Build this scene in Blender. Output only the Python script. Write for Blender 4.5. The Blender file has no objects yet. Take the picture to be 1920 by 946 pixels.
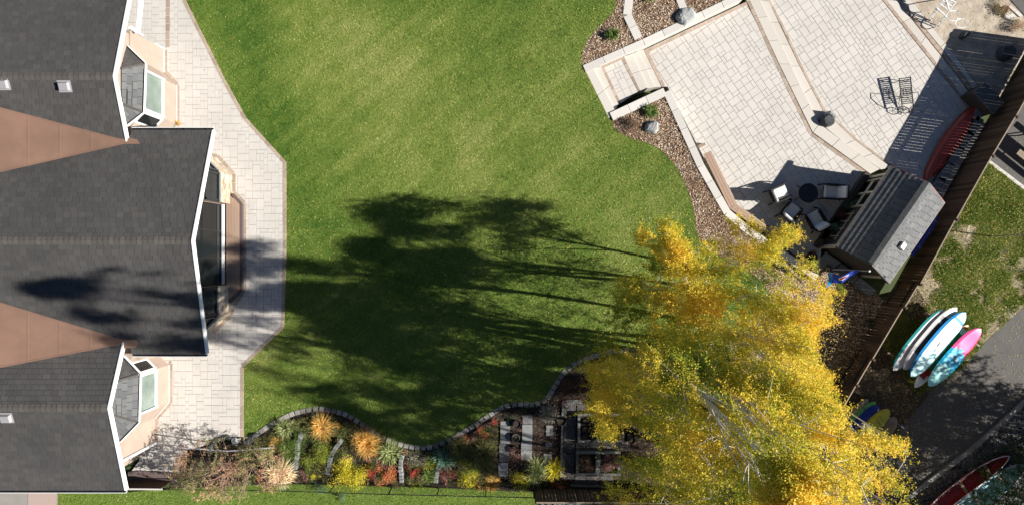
import bpy, math, random
import numpy as np
from mathutils import Vector, Matrix
R = random.Random(7)
rng = np.random.default_rng(11)
sc = bpy.context.scene
COL = sc.collection

# ------------------------------------------------------------------ camera, sky, sun, exposure
CAM_H = 32.0
cam = bpy.data.cameras.new('camera'); cam.lens = 24.0; cam.sensor_width = 36.0
cam.clip_start = 0.5; cam.clip_end = 3000.0
cam_ob = bpy.data.objects.new('camera', cam); COL.objects.link(cam_ob)
cam_ob.location = (0, 0, CAM_H); sc.camera = cam_ob
SUN_EL, SUN_AZ = math.radians(29.0), math.radians(-8.0)      # azimuth measured from +X towards +Y
SD = Vector((math.cos(SUN_EL)*math.cos(SUN_AZ), math.cos(SUN_EL)*math.sin(SUN_AZ), math.sin(SUN_EL)))
w = bpy.data.worlds.new('World'); sc.world = w; w.use_nodes = True
nt = w.node_tree; nt.nodes.clear()
sky = nt.nodes.new('ShaderNodeTexSky'); sky.sky_type = 'NISHITA'; sky.sun_disc = False
sky.sun_elevation = SUN_EL; sky.sun_rotation = math.pi/2 - SUN_AZ
sky.altitude = 1200; sky.air_density = 0.55; sky.dust_density = 0.1; sky.ozone_density = 1.0
bg = nt.nodes.new('ShaderNodeBackground'); bg.inputs[1].default_value = 0.05
wo = nt.nodes.new('ShaderNodeOutputWorld')
nt.links.new(sky.outputs[0], bg.inputs[0]); nt.links.new(bg.outputs[0], wo.inputs[0])
sl = bpy.data.lights.new('sun', 'SUN'); sl.energy = 5.0; sl.angle = math.radians(0.5); sl.color = (1.0, 0.95, 0.88)
so = bpy.data.objects.new('sun', sl); COL.objects.link(so); so.location = (40, -6, 25)
so.rotation_euler = SD.to_track_quat('Z', 'Y').to_euler()
sc.view_settings.view_transform = 'Standard'; sc.view_settings.look = 'None'
sc.view_settings.gamma = 1.0; sc.view_settings.use_curve_mapping = False
sc.view_settings.exposure = 1.02

# ------------------------------------------------------------------ helpers
CX, CY, F = 960.0, 473.0, 1280.0
def P(px, py, z=0.0):
    s = (CAM_H - z)/F
    return ((px-CX)*s, (CY-py)*s)
def P3(px, py, z=0.0):
    x, y = P(px, py, z); return (x, y, z)
def PL(pts, z=0.0): return [P(a, b, z) for a, b in pts]
S0 = CAM_H/F

def tag(o, label=None, cat=None, group=None, kind=None):
    if label: o['label'] = label
    if cat: o['category'] = cat
    if group: o['group'] = group
    if kind: o['kind'] = kind
    return o

def empty(name, loc, label=None, cat=None, group=None, kind=None, rz=0.0, parent=None):
    o = bpy.data.objects.new(name, None); COL.objects.link(o)
    o.location = loc; o.rotation_euler = (0, 0, rz); o.empty_display_size = 0.3
    if parent: o.parent = parent
    return tag(o, label, cat, group, kind)

class MB:
    def __init__(s): s.v = []; s.f = []; s.t = []; s.m = []
    def poly(s, pts, tone=0.5, mi=0):
        n = len(s.v); s.v += [tuple(p) for p in pts]; s.f.append(tuple(range(n, n+len(pts)))); s.t.append(tone); s.m.append(mi)
    def faces(s, verts, faces, tone=0.5, mi=0):
        n = len(s.v); s.v += [tuple(p) for p in verts]
        for f in faces: s.f.append(tuple(n+i for i in f)); s.t.append(tone); s.m.append(mi)
    def prism(s, pts, z0, z1, tone=0.5, mi=0, bev=0.0, bottom=False):
        n = len(pts)
        if area2(pts) < 0: pts = pts[::-1]
        if n < 3: return
        zt = z1 if callable(z1) else (lambda x, y: z1)
        b = [(x, y, z0) for x, y in pts]
        if bev > 0:
            cx = sum(p[0] for p in pts)/n; cy = sum(p[1] for p in pts)/n
            mid = [(x, y, zt(x, y)-bev) for x, y in pts]; top = []
            for x, y in pts:
                d = math.hypot(x-cx, y-cy) or 1; k = min(bev*1.4/d, 0.4)
                top.append((x+(cx-x)*k, y+(cy-y)*k, zt(x, y)))
            V = b+mid+top
            Fs = [tuple(2*n+i for i in range(n))]
            for i in range(n):
                j = (i+1) % n; Fs.append((i, j, n+j, n+i)); Fs.append((n+i, n+j, 2*n+j, 2*n+i))
        else:
            V = b+[(x, y, zt(x, y)) for x, y in pts]
            Fs = [tuple(n+i for i in range(n))]
            for i in range(n):
                j = (i+1) % n; Fs.append((i, j, n+j, n+i))
        if bottom: Fs.append(tuple(range(n-1, -1, -1)))
        s.faces(V, Fs, tone, mi)
    def box(s, c, size, rz=0.0, tone=0.5, mi=0, mat=None):
        hx, hy, hz = size[0]/2, size[1]/2, size[2]/2
        M = mat if mat is not None else Matrix.Rotation(rz, 4, 'Z')
        c = Vector(c)
        V = []
        for dz in (-hz, hz):
            for dx, dy in ((-hx, -hy), (hx, -hy), (hx, hy), (-hx, hy)):
                V.append(tuple(c + M @ Vector((dx, dy, dz))))
        s.faces(V, [(3, 2, 1, 0), (4, 5, 6, 7), (0, 1, 5, 4), (1, 2, 6, 5), (2, 3, 7, 6), (3, 0, 4, 7)], tone, mi)
    def beam(s, a, b, wd, ht, tone=0.5, mi=0, up=(0, 0, 1)):
        a, b = Vector(a), Vector(b); d = b-a; L = d.length
        if L < 1e-6: return
        x = d/L; y = Vector(up).cross(x)
        if y.length < 1e-4: y = Vector((0, 1, 0)).cross(x)
        y.normalize(); z = x.cross(y)
        M = Matrix((x, y, z)).transposed().to_4x4()
        s.box((a+b)/2, (L, wd, ht), tone=tone, mi=mi, mat=M)
    def tube(s, pts, r, n=6, tone=0.5, mi=0, caps=True):
        pts = [Vector(p) for p in pts]
        if len(pts) < 2: return
        rr = r if isinstance(r, (list, tuple)) else [r]*len(pts)
        base = len(s.v); up = Vector((0, 0, 1))
        for i, p in enumerate(pts):
            d = (pts[min(i+1, len(pts)-1)] - pts[max(i-1, 0)])
            if d.length < 1e-9: d = Vector((0, 0, 1))
            d.normalize()
            x = up.cross(d)
            if x.length < 0.05: x = Vector((1, 0, 0)).cross(d)
            x.normalize(); y = d.cross(x)
            for k in range(n):
                a = 2*math.pi*k/n
                s.v.append(tuple(p + (x*math.cos(a)+y*math.sin(a))*rr[i]))
        for i in range(len(pts)-1):
            for k in range(n):
                k2 = (k+1) % n
                s.f.append((base+i*n+k, base+i*n+k2, base+(i+1)*n+k2, base+(i+1)*n+k)); s.t.append(tone); s.m.append(mi)
        if caps:
            s.f.append(tuple(base+k for k in range(n-1, -1, -1))); s.t.append(tone); s.m.append(mi)
            e = base+(len(pts)-1)*n
            s.f.append(tuple(e+k for k in range(n))); s.t.append(tone); s.m.append(mi)
    def mesh(s, name, mats, off=(0, 0, 0), smooth=False):
        me = bpy.data.meshes.new(name)
        ox, oy, oz = off
        me.from_pydata([(x-ox, y-oy, z-oz) for x, y, z in s.v], [], s.f)
        mats = mats if isinstance(mats, (list, tuple)) else [mats]
        for m in mats: me.materials.append(m)
        at = me.attributes.new('tone', 'FLOAT', 'FACE')
        at.data.foreach_set('value', np.array(s.t, dtype=np.float32))
        if len(mats) > 1: me.polygons.foreach_set('material_index', np.array(s.m, dtype=np.int32))
        if smooth: me.polygons.foreach_set('use_smooth', [True]*len(me.polygons))
        me.update(); return me
    def build(s, name, mats, parent=None, loc=None, smooth=False):
        """vertices are in world space; parent (if any) stands unrotated"""
        if parent is not None:
            off = world_loc(parent); l = (0, 0, 0)
            me = s.mesh(name, mats, off, smooth)
        else:
            off = loc or (0, 0, 0); l = off
            me = s.mesh(name, mats, off, smooth)
        o = bpy.data.objects.new(name, me); COL.objects.link(o); o.location = l
        if parent is not None: o.parent = parent
        return o
    def local(s, name, mats, parent, smooth=False):
        o = bpy.data.objects.new(name, s.mesh(name, mats, (0, 0, 0), smooth)); COL.objects.link(o); o.parent = parent
        return o

def world_loc(o):
    l = Vector((0, 0, 0))
    while o is not None: l += o.location; o = o.parent
    return tuple(l)

def area2(p):
    return sum(p[i][0]*p[(i+1) % len(p)][1]-p[(i+1) % len(p)][0]*p[i][1] for i in range(len(p)))/2
def inside(poly, x, y):
    x = np.asarray(x); y = np.asarray(y); r = np.zeros(x.shape, bool); n = len(poly)
    for i in range(n):
        x1, y1 = poly[i]; x2, y2 = poly[(i+1) % n]
        if y1 == y2: continue
        c = ((y1 > y) != (y2 > y)) & (x < (x2-x1)*(y-y1)/(y2-y1)+x1); r ^= c
    return r
def clip_convex(sub, cl):
    """Sutherland-Hodgman: clip polygon sub by convex CCW polygon cl"""
    if area2(cl) < 0: cl = cl[::-1]
    out = list(sub)
    for i in range(len(cl)):
        if len(out) < 3: return []
        ax, ay = cl[i]; bx, by = cl[(i+1) % len(cl)]
        inp = out; out = []
        def side(p): return (bx-ax)*(p[1]-ay)-(by-ay)*(p[0]-ax)
        for k in range(len(inp)):
            p, q = inp[k], inp[(k+1) % len(inp)]; sp, sq = side(p), side(q)
            if sp >= 0: out.append(p)
            if (sp >= 0) != (sq >= 0):
                t = sp/(sp-sq); out.append((p[0]+(q[0]-p[0])*t, p[1]+(q[1]-p[1])*t))
    res = []
    for p in out:
        if not res or math.hypot(p[0]-res[-1][0], p[1]-res[-1][1]) > 1e-4: res.append(p)
    if len(res) > 2 and math.hypot(res[0][0]-res[-1][0], res[0][1]-res[-1][1]) < 1e-4: res.pop()
    return res if len(res) > 2 and abs(area2(res)) > 1e-4 else []

def hash3(ix, iy, iz):
    h = (ix*374761393 + iy*668265263 + iz*2147483647 + 1013904223) & 0xffffffff
    h = ((h ^ (h >> 13))*1274126177) & 0xffffffff
    return ((h ^ (h >> 16)) & 0xffff)/65535.0
def vnoise(x, y, z=None, sc_=1.0):
    x = np.asarray(x, float)*sc_; y = np.asarray(y, float)*sc_
    z = np.zeros_like(x) if z is None else np.asarray(z, float)*sc_
    x = x+1000; y = y+1000; z = z+1000
    ix, iy, iz = x.astype(np.int64), y.astype(np.int64), z.astype(np.int64)
    fx, fy, fz = x-ix, y-iy, z-iz
    fx, fy, fz = fx*fx*(3-2*fx), fy*fy*(3-2*fy), fz*fz*(3-2*fz)
    r = 0
    for dx in (0, 1):
        for dy in (0, 1):
            for dz in (0, 1):
                r = r + hash3(ix+dx, iy+dy, iz+dz)*(fx if dx else 1-fx)*(fy if dy else 1-fy)*(fz if dz else 1-fz)
    return r

# ------------------------------------------------------------------ materials
def mat(name, cols, noise=0.0, scale=6.0, rough=0.85, bump=0.0, bscale=60.0, metal=0.0, transl=0.0, spec=0.3, coat=0.0, stretch=None, detail=4.0, tone=1.0, stain=0.0, sscale=.5):
    """cols: colours from tone 0 to tone 1 (the per-piece 'tone' attribute, shifted by noise)"""
    m = bpy.data.materials.new(name); m.use_nodes = True; n = m.node_tree.nodes; L = m.node_tree.links
    b = n['Principled BSDF']; b.inputs['Roughness'].default_value = rough; b.inputs['Metallic'].default_value = metal
    b.inputs['Specular IOR Level'].default_value = spec
    if coat: b.inputs['Coat Weight'].default_value = coat; b.inputs['Coat Roughness'].default_value = 0.15
    geo = n.new('ShaderNodeNewGeometry'); pos = geo.outputs['Position']
    if stretch:
        mp = n.new('ShaderNodeMapping'); mp.inputs['Rotation'].default_value = (0, 0, stretch[1]); mp.inputs['Scale'].default_value = stretch[0]
        L.new(pos, mp.inputs[0]); pos = mp.outputs[0]
    if len(cols) > 1:
        at = n.new('ShaderNodeAttribute'); at.attribute_name = 'tone'
        ns = n.new('ShaderNodeTexNoise'); ns.inputs['Scale'].default_value = scale; ns.inputs['Detail'].default_value = detail
        L.new(pos, ns.inputs['Vector'])
        ma = n.new('ShaderNodeMath'); ma.operation = 'MULTIPLY_ADD'; ma.inputs[1].default_value = noise*2; 
        L.new(ns.outputs['Fac'], ma.inputs[0])
        mb = n.new('ShaderNodeMath'); mb.operation = 'MULTIPLY_ADD'; mb.inputs[1].default_value = tone; mb.inputs[2].default_value = -noise + 0.5*(1-tone)
        L.new(at.outputs['Fac'], mb.inputs[0]); L.new(mb.outputs[0], ma.inputs[2])
        cr = n.new('ShaderNodeValToRGB'); e = cr.color_ramp.elements
        e[0].color = (*cols[0], 1); e[1].color = (*cols[-1], 1)
        for i, c in enumerate(cols[1:-1]):
            x = e.new((i+1)/(len(cols)-1)); x.color = (*c, 1)
        L.new(ma.outputs[0], cr.inputs[0]); col = cr.outputs[0]
        if stain:
            n2 = n.new('ShaderNodeTexNoise'); n2.inputs['Scale'].default_value = sscale; n2.inputs['Detail'].default_value = 7; n2.inputs['Roughness'].default_value = .62
            L.new(geo.outputs['Position'], n2.inputs['Vector'])
            mr = n.new('ShaderNodeMapRange'); mr.inputs[1].default_value = .32; mr.inputs[2].default_value = .62; mr.inputs[3].default_value = 1-stain; mr.inputs[4].default_value = 1
            L.new(n2.outputs['Fac'], mr.inputs[0]); vm = n.new('ShaderNodeVectorMath'); vm.operation = 'SCALE'
            L.new(col, vm.inputs[0]); L.new(mr.outputs[0], vm.inputs['Scale']); col = vm.outputs[0]
        L.new(col, b.inputs['Base Color'])
    else:
        b.inputs['Base Color'].default_value = (*cols[0], 1); col = None
    if bump:
        bn = n.new('ShaderNodeTexNoise'); bn.inputs['Scale'].default_value = bscale; bn.inputs['Detail'].default_value = 5
        L.new(pos, bn.inputs['Vector'])
        bp = n.new('ShaderNodeBump'); bp.inputs['Strength'].default_value = bump; bp.inputs['Distance'].default_value = 0.02
        L.new(bn.outputs['Fac'], bp.inputs['Height']); L.new(bp.outputs[0], b.inputs['Normal'])
    if transl:
        tr = n.new('ShaderNodeBsdfTranslucent'); mx = n.new('ShaderNodeMixShader'); mx.inputs[0].default_value = transl
        if col: L.new(col, tr.inputs[0])
        else: tr.inputs[0].default_value = (*cols[0], 1)
        L.new(b.outputs[0], mx.inputs[1]); L.new(tr.outputs[0], mx.inputs[2]); L.new(mx.outputs[0], n['Material Output'].inputs[0])
    return m

M = {}
M['paver'] = mat('paver_stone', [(.535, .507, .468), (.547, .519, .48), (.557, .529, .49)], .10, 14, .9, .2, 90, stain=.11, sscale=.7)
M['paver_brown'] = mat('brown_border_paver', [(.30, .235, .185), (.36, .285, .225), (.40, .32, .255)], .12, 9, .9, .25, 90)
M['cap'] = mat('wall_cap_stone', [(.50, .48, .445), (.60, .575, .53)], .2, 8, .85, .2, 80)
M['tread'] = mat('step_stone', [(.49, .458, .41), (.545, .512, .462)], .2, 8, .85, .2, 80)
M['slate_dk'] = mat('dark_paving_stone', [(.07, .072, .072), (.13, .13, .125)], .25, 5, .85, .3, 50)
M['kerbstone'] = mat('kerb_stone', [(.17, .16, .15), (.26, .25, .235), (.34, .32, .30)], .15, 8, .9, .3, 50)
M['slate'] = mat('grey_slab_stone', [(.13, .135, .135), (.26, .27, .27)], .25, 5, .8, .3, 50)
M['jointsand'] = mat('joint_sand', [(.17, .15, .125), (.22, .195, .165)], .2, 20, .95)
M['shingle'] = mat('asphalt_shingle', [(.064, .061, .059), (.073, .070, .067), (.084, .080, .075)], .14, 30, .9, .4, 220, stain=.22, sscale=.35)
M['shed_shingle'] = mat('shed_shingle', [(.12, .123, .125), (.165, .168, .168)], .14, 30, .85, .3, 220)
M['shingle_lt'] = mat('grey_shingle', [(.10, .104, .106), (.15, .154, .155)], .14, 30, .85, .3, 220)
M['felt'] = mat('roof_felt', [(.02, .02, .02), (.035, .033, .032)], .2, 10, .95)
M['membrane'] = mat('brown_roof_membrane', [(.20, .118, .082), (.245, .15, .108)], .35, .9, .7, .05, 30, stain=.25, sscale=.6)
M['ridge'] = mat('ridge_cap_shingle', [(.062, .056, .050), (.105, .095, .085)], .12, 30, .9, .4, 200)
M['white'] = mat('white_paint', [(.78, .78, .77)], rough=.5)
M['stucco'] = mat('tan_stucco', [(.335, .265, .215), (.375, .30, .245)], .25, 5, .95, .25, 120, stain=.14, sscale=1.2)
M['stone'] = mat('stone_veneer', [(.26, .19, .12), (.48, .38, .27), (.60, .54, .45)], .15, 12, .9, .5, 40)
M['darkmetal'] = mat('dark_metal', [(.018, .018, .02)], rough=.45, metal=.3, spec=.5)
M['black'] = mat('black_metal', [(.012, .012, .014)], rough=.5, spec=.4)
M['plastic'] = mat('vent_plastic', [(.30, .29, .30)], rough=.6)
M['soil'] = mat('garden_soil', [(.018, .014, .010), (.055, .042, .030)], .45, 5, .95, .6, 30)
M['dirt'] = mat('bare_dirt', [(.24, .20, .15), (.40, .34, .265), (.54, .475, .385)], .75, 2.4, .95, 1.0, 7, detail=8)
M['litter'] = mat('leaf_littered_dirt', [(.035, .026, .018), (.075, .057, .038), (.14, .11, .075)], .45, 2.2, .95, .6, 20)
M['base'] = mat('ground_soil', [(.045, .07, .022), (.085, .10, .04)], .4, .7, .95)
M['asphalt'] = mat('asphalt', [(.080, .077, .073), (.112, .107, .10), (.145, .138, .13)], .4, 2.0, .92, .3, 140)
M['concrete'] = mat('concrete', [(.22, .21, .19), (.33, .315, .285)], .4, 3, .9, .2, 80)
M['pinkcon'] = mat('pink_concrete', [(.36, .28, .24), (.44, .35, .31)], .4, 6, .9, .2, 80)
M['chip'] = mat('wood_chips', [(.14, .085, .05), (.38, .26, .165), (.64, .50, .36), (.85, .77, .66)], .05, 20, .9)
M['mulchbase'] = mat('mulch_base', [(.07, .038, .022), (.16, .095, .055)], .4, 12, .95, .6, 40)
M['gravel'] = mat('gravel', [(.06, .062, .064), (.13, .13, .128), (.26, .25, .24)], .1, 20, .9)
M['wood'] = mat('brown_fence_wood', [(.055, .032, .019), (.085, .050, .030), (.115, .07, .043)], .18, 5, .8, .25, 50, stretch=((9, 9, 1), 0))
M['woodtrim'] = mat('weathered_wood', [(.20, .155, .11), (.32, .26, .19)], .3, 8, .85, .2, 60)
M['deck'] = mat('composite_deck', [(.30, .205, .15), (.39, .275, .205)], .2, 10, .75, .15, 60)
M['deckdark'] = mat('dark_composite', [(.10, .075, .072), (.14, .105, .10)], .2, 10, .75)
M['timber'] = mat('grey_timber', [(.09, .095, .09), (.17, .175, .165)], .3, 8, .9, .3, 50)
M['grass'] = mat('lawn_grass_blade', [(.065, .150, .018), (.215, .300, .050), (.37, .415, .105), (.60, .57, .26)], .04, 2, .75, transl=.25, spec=.15)
M['lawn'] = mat('lawn_turf', [(.055, .120, .014), (.140, .200, .034), (.27, .29, .088)], .28, 3, .95, .5, 60)
M['rough'] = mat('rough_grass_ground', [(.12, .13, .05), (.24, .20, .13), (.40, .34, .26)], .5, .9, .95, .7, 18)
M['fallen'] = mat('fallen_leaf', [(.50, .27, .04), (.62, .47, .12), (.60, .52, .33)], 0, 1, .7, transl=.2)
M['bark'] = mat('white_birch_bark', [(.50, .47, .42), (.62, .60, .56)], .3, 6, .8, .2, 30)
M['twig'] = mat('brown_twig_bark', [(.10, .07, .05), (.16, .115, .08)], .3, 6, .85)
M['leaf'] = mat('birch_leaf', [(.045, .12, .016), (.20, .29, .030), (.60, .51, .045), (.91, .65, .075), (.90, .53, .055)], .06, 1.2, .6, transl=.38, spec=.25)
M['boulder'] = mat('boulder_stone', [(.15, .16, .16), (.34, .355, .345), (.52, .47, .38)], .5, 3.5, .85, .6, 12)
M['boulder_dk'] = mat('dark_boulder_stone', [(.035, .04, .045), (.085, .09, .095)], .5, 3.5, .8, .6, 12)
M['cushion'] = mat('pale_grey_cushion', [(.58, .57, .55), (.66, .65, .63)], .2, 20, .9)
M['wicker'] = mat('black_wicker', [(.010, .009, .009), (.022, .019, .018)], .3, 30, .7, .5, 150)
M['flagblue'] = mat('flag_blue_cloth', [(.03, .075, .50)], rough=.8, transl=.35)
M['blue'] = mat('royal_blue_gloss', [(.012, .035, .30)], rough=.35, spec=.5)
M['shedwall'] = mat('dark_shed_siding', [(.045, .038, .032), (.065, .055, .046)], .2, 6, .8)
M['cream'] = mat('cream_trim', [(.44, .38, .29)], rough=.7)
def glass(name, col, rough=.04, spec=.9):
    m = mat(name, [col], rough=rough, spec=spec, coat=.25); return m
M['glass_dk'] = mat('dark_window_glass', [(.010, .013, .014)], rough=.06, spec=.15)
M['glass_gr'] = mat('green_glass_painted_reflections', [(.08, .115, .10), (.16, .21, .18), (.28, .335, .30)], .6, 1.3, .12, spec=.8)  # painted patches in the green stand in for reflections and blinds
M['rust'] = mat('maroon_canoe_shell', [(.27, .035, .022), (.32, .05, .03)], .3, 3, .35, spec=.5)
M['redboat'] = mat('red_boat_shell', [(.24, .018, .018), (.29, .025, .022)], .3, 3, .35, spec=.5)
M['aqua'] = mat('pale_aqua_shell', [(.24, .48, .56), (.42, .66, .70)], .35, 3, .3, spec=.5)
for k, c in dict(b_white=(.66, .64, .67), b_teal=(.02, .30, .30), b_cyan=(.55, .88, .90), b_blue=(.01, .26, .62), b_pink=(.80, .06, .28), b_aqua=(.36, .76, .74),
                 b_azure=(.0, .38, .62), b_green=(.03, .24, .07), b_red=(.38, .02, .02), b_yellow=(.46, .42, .03), b_navy=(.006, .022, .24), b_lime=(.10, .42, .10),
                 b_beige=(.36, .27, .17), b_orange=(.62, .17, .03), b_grey=(.22, .22, .26), b_clean=(.78, .78, .76), b_char=(.12, .12, .14)).items():
    M[k] = mat('board_'+k[2:], [c], rough=.35, spec=.45)
# ------------------------------------------------------------------ reusable pieces
_pm = {}
def slab_mesh(name, wd, ht, th, ti, m, bev=.012):
    k = (name, round(wd, 3), round(ht, 3), round(th, 3), ti, m.name)
    if k not in _pm:
        b = MB(); b.prism([(-wd/2, -ht/2), (wd/2, -ht/2), (wd/2, ht/2), (-wd/2, ht/2)], -th, 0, ti/4.0, bev=bev)
        _pm[k] = b.mesh(name, m)
    return _pm[k]
def put(name, me, parent, loc, rz=0.0):
    o = bpy.data.objects.new(name, me); COL.objects.link(o)
    if parent is not None: o.parent = parent; l = world_loc(parent); loc = (loc[0]-l[0], loc[1]-l[1], loc[2]-l[2])
    o.location = loc; o.rotation_euler = (0, 0, rz); return o

def pave(region, z, ang, parent, unit=.1755, gap=.0105, th=.05, m=None, piece='paver', limit=300, extra=None, seed=1):
    """tile world polygon region with random ashlar pavers"""
    rr = random.Random(seed); m = m or M['paver']
    ca, sa = math.cos(ang), math.sin(ang)
    reg = [(x*ca+y*sa, -x*sa+y*ca) for x, y in region]
    if area2(reg) < 0: reg = reg[::-1]
    x0 = min(p[0] for p in reg); x1 = max(p[0] for p in reg); y0 = min(p[1] for p in reg); y1 = max(p[1] for p in reg)
    nx = int((x1-x0)/unit)+2; ny = int((y1-y0)/unit)+2
    occ = np.zeros((nx+4, ny+4), bool); pcs = []
    shapes = [(3, 2), (2, 3), (2, 2), (2, 2), (1, 2), (2, 1), (3, 2), (2, 3)]
    for j in range(ny):
        for i in range(nx):
            if occ[i, j]: continue
            ss = shapes[:]; rr.shuffle(ss); ss.append((1, 1))
            for a, b in ss:
                if not occ[i:i+a, j:j+b].any():
                    occ[i:i+a, j:j+b] = True; pcs.append((x0+i*unit, y0+j*unit, a, b)); break
    whole, cut = [], MB()
    for (x, y, a, b) in pcs:
        g = gap/2
        rect = [(x+g, y+g), (x+a*unit-g, y+g), (x+a*unit-g, y+b*unit-g), (x+g, y+b*unit-g)]
        ins = inside(reg, [p[0] for p in rect], [p[1] for p in rect])
        ti = rr.randrange(5)
        if ins.all():
            whole.append((a*b, rect, a, b, ti))
        else:
            c = clip_convex(reg, rect)
            if c: cut.prism([(p[0]*ca-p[1]*sa, p[0]*sa+p[1]*ca) for p in c], z-th, z+rr.uniform(-.002, .002), ti/4)
    whole.sort(key=lambda q: -q[0])
    for k, (ar, rect, a, b, ti) in enumerate(whole):
        mx = sum(p[0] for p in rect)/4; my = sum(p[1] for p in rect)/4
        wx, wy = mx*ca-my*sa, mx*sa+my*ca
        if k < limit:
            put(piece, slab_mesh(piece, a*unit-gap, b*unit-gap, th, ti, m, .006), parent, (wx, wy, z+rr.uniform(-.002, .002)), ang)
        else:
            cut.prism([(p[0]*ca-p[1]*sa, p[0]*sa+p[1]*ca) for p in rect], z-th, z, ti/4, bev=.006)
    o = cut.build('small_and_cut_pavers', m, parent); o['kind'] = 'stuff'
    return len(whole)

def strip(poly, width, plen, z, parent, m, piece, th=.06, gap=.012, side=0.0, bev=.008, jit=0.0):
    """pieces laid end to end along a world polyline; side shifts the strip sideways in widths"""
    mats = m
    for (ax, ay), (bx, by) in zip(poly[:-1], poly[1:]):
        L = math.hypot(bx-ax, by-ay); n = max(1, round(L/plen)); a = math.atan2(by-ay, bx-ax)
        ux, uy = (bx-ax)/L, (by-ay)/L; nx, ny = -uy, ux
        for i in range(n):
            t = (i+.5)/n*L
            me = slab_mesh(piece, L/n-gap, width-gap/2, th, R.randrange(5), mats, bev)
            put(piece, me, parent, (ax+ux*t+nx*width*side+R.uniform(-jit, jit), ay+uy*t+ny*width*side+R.uniform(-jit, jit), z+R.uniform(-.0015, .0015)), a+R.uniform(-jit, jit)*2)

def smooth_poly(pts, n=4):
    out = []
    m = len(pts)
    for i in range(m-1):
        p0 = pts[max(i-1, 0)]; p1 = pts[i]; p2 = pts[i+1]; p3 = pts[min(i+2, m-1)]
        for k in range(n):
            t = k/n
            out.append(tuple(.5*((2*p1[d])+(-p0[d]+p2[d])*t+(2*p0[d]-5*p1[d]+4*p2[d]-p3[d])*t*t+(-p0[d]+3*p1[d]-3*p2[d]+p3[d])*t**3) for d in (0, 1)))
    out.append(pts[-1]); return out

def quads_mesh(name, C, A, B, tone, m, tri=False):
    """C centres, A/B half axes (n,3): one quad (or triangle) each"""
    n = len(C)
    if tri:
        V = np.stack([C-A, C+A, C+B], 1).reshape(-1, 3); k = 3
    else:
        V = np.stack([C-A, C-B*.8+A*.1, C+A, C+B*.8+A*.1], 1).reshape(-1, 3); k = 4
    me = bpy.data.meshes.new(name)
    me.vertices.add(len(V)); me.vertices.foreach_set('co', V.astype(np.float32).ravel())
    me.loops.add(len(V)); me.loops.foreach_set('vertex_index', np.arange(len(V), dtype=np.int32))
    me.polygons.add(n); me.polygons.foreach_set('loop_start', np.arange(0, len(V), k, dtype=np.int32))
    at = me.attributes.new('tone', 'FLOAT', 'FACE'); at.data.foreach_set('value', tone.astype(np.float32))
    me.materials.append(m); me.update(calc_edges=True); me.validate()
    return me
def rand_dirs(n, zs=1.0):
    d = rng.normal(size=(n, 3)); d[:, 2] *= zs
    return d/np.linalg.norm(d, axis=1, keepdims=True)
def scatter_in(poly, n):
    xs = [p[0] for p in poly]; ys = [p[1] for p in poly]; out = np.zeros((0, 2))
    while len(out) < n:
        q = rng.uniform((min(xs), min(ys)), (max(xs), max(ys)), size=(n*2, 2))
        out = np.vstack([out, q[inside(poly, q[:, 0], q[:, 1])]])
    return out[:n]

def boulder(name, px, py, z, rx, ry, rz, m, label, rot=0.0, seed=0, cat='boulder', group=None, flat=.75):
    """angular rock: bevelled convex hull of a few scattered corners"""
    import bmesh
    rr = random.Random(seed); bm = bmesh.new(); n = 7
    for k in range(n):
        a = 2*math.pi*(k+rr.uniform(-.28, .28))/n
        for zz_, s in ((-.3, 1.0), (.30+rr.uniform(-.12, .12), rr.uniform(.92, 1.08)), (flat+rr.uniform(-.08, .08), rr.uniform(.62, .9))):
            bm.verts.new((math.cos(a)*s*rx*rr.uniform(.88, 1.08), math.sin(a)*s*ry*rr.uniform(.88, 1.08), zz_*rz))
    bmesh.ops.convex_hull(bm, input=bm.verts)
    bmesh.ops.delete(bm, geom=[v for v in bm.verts if not v.link_faces], context='VERTS')
    bmesh.ops.bevel(bm, geom=bm.edges[:], offset=.022*rx/.3, segments=1, affect='EDGES')
    bmesh.ops.triangulate(bm, faces=bm.faces[:])
    bmesh.ops.subdivide_edges(bm, edges=[e for e in bm.edges if e.calc_length() > .12], cuts=1)
    for v in bm.verts: v.co += Vector((rr.uniform(-1, 1), rr.uniform(-1, 1), rr.uniform(-1, 1)))*.008
    me = bpy.data.meshes.new(name); bm.to_mesh(me); bm.free(); me.materials.append(m)
    at = me.attributes.new('tone', 'FLOAT', 'FACE'); at.data.foreach_set('value', np.array([rr.uniform(.35, .65) for _ in me.polygons], np.float32))
    o = bpy.data.objects.new(name, me); COL.objects.link(o)
    o.location = P3(px, py, z); o.rotation_euler = (0, 0, rot)
    return tag(o, label, cat, group)

# ------------------------------------------------------------------ ground
LV = dict(land=-.34, p1=-.66, p2=-.94)
ZB = -1.2
SUNK = PL([(1094, 128), (1207, 70), (1392, -60), (2100, -200), (2100, 1200), (1640, 1200), (1560, 880), (1640, 600), (1536, 524), (1436, 458), (1362, 402), (1312, 316), (1247, 176), (1146, 225)], 0)
ZO = -.95
def zg(x, y):
    px, py = x/S0+CX, CY-y/S0
    return float(np.interp(px+.45*(py-640), [1400, 1590], [0, ZO])) if py > 440 else (ZO if px > 1500 else 0.0)
b = MB(); xs = [-400, -60]+[-24+i*1.0 for i in range(56)]+[60, 400]; ys = [-400, -60]+[-16+i*1.0 for i in range(33)]+[60, 400]
hz = {}
for i, x in enumerate(xs):
    for j, y in enumerate(ys):
        s_ = bool(inside(SUNK, x, y)); near = [bool(inside(SUNK, x+dx, y+dy)) for dx in (-1.1, 1.1) for dy in (-1.1, 1.1)]
        hz[i, j] = (-1.15 if (s_ or any(near)) and zg(x, y) > -1.2 and (s_ or any(near)) else zg(x, y)-.08)
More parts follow.
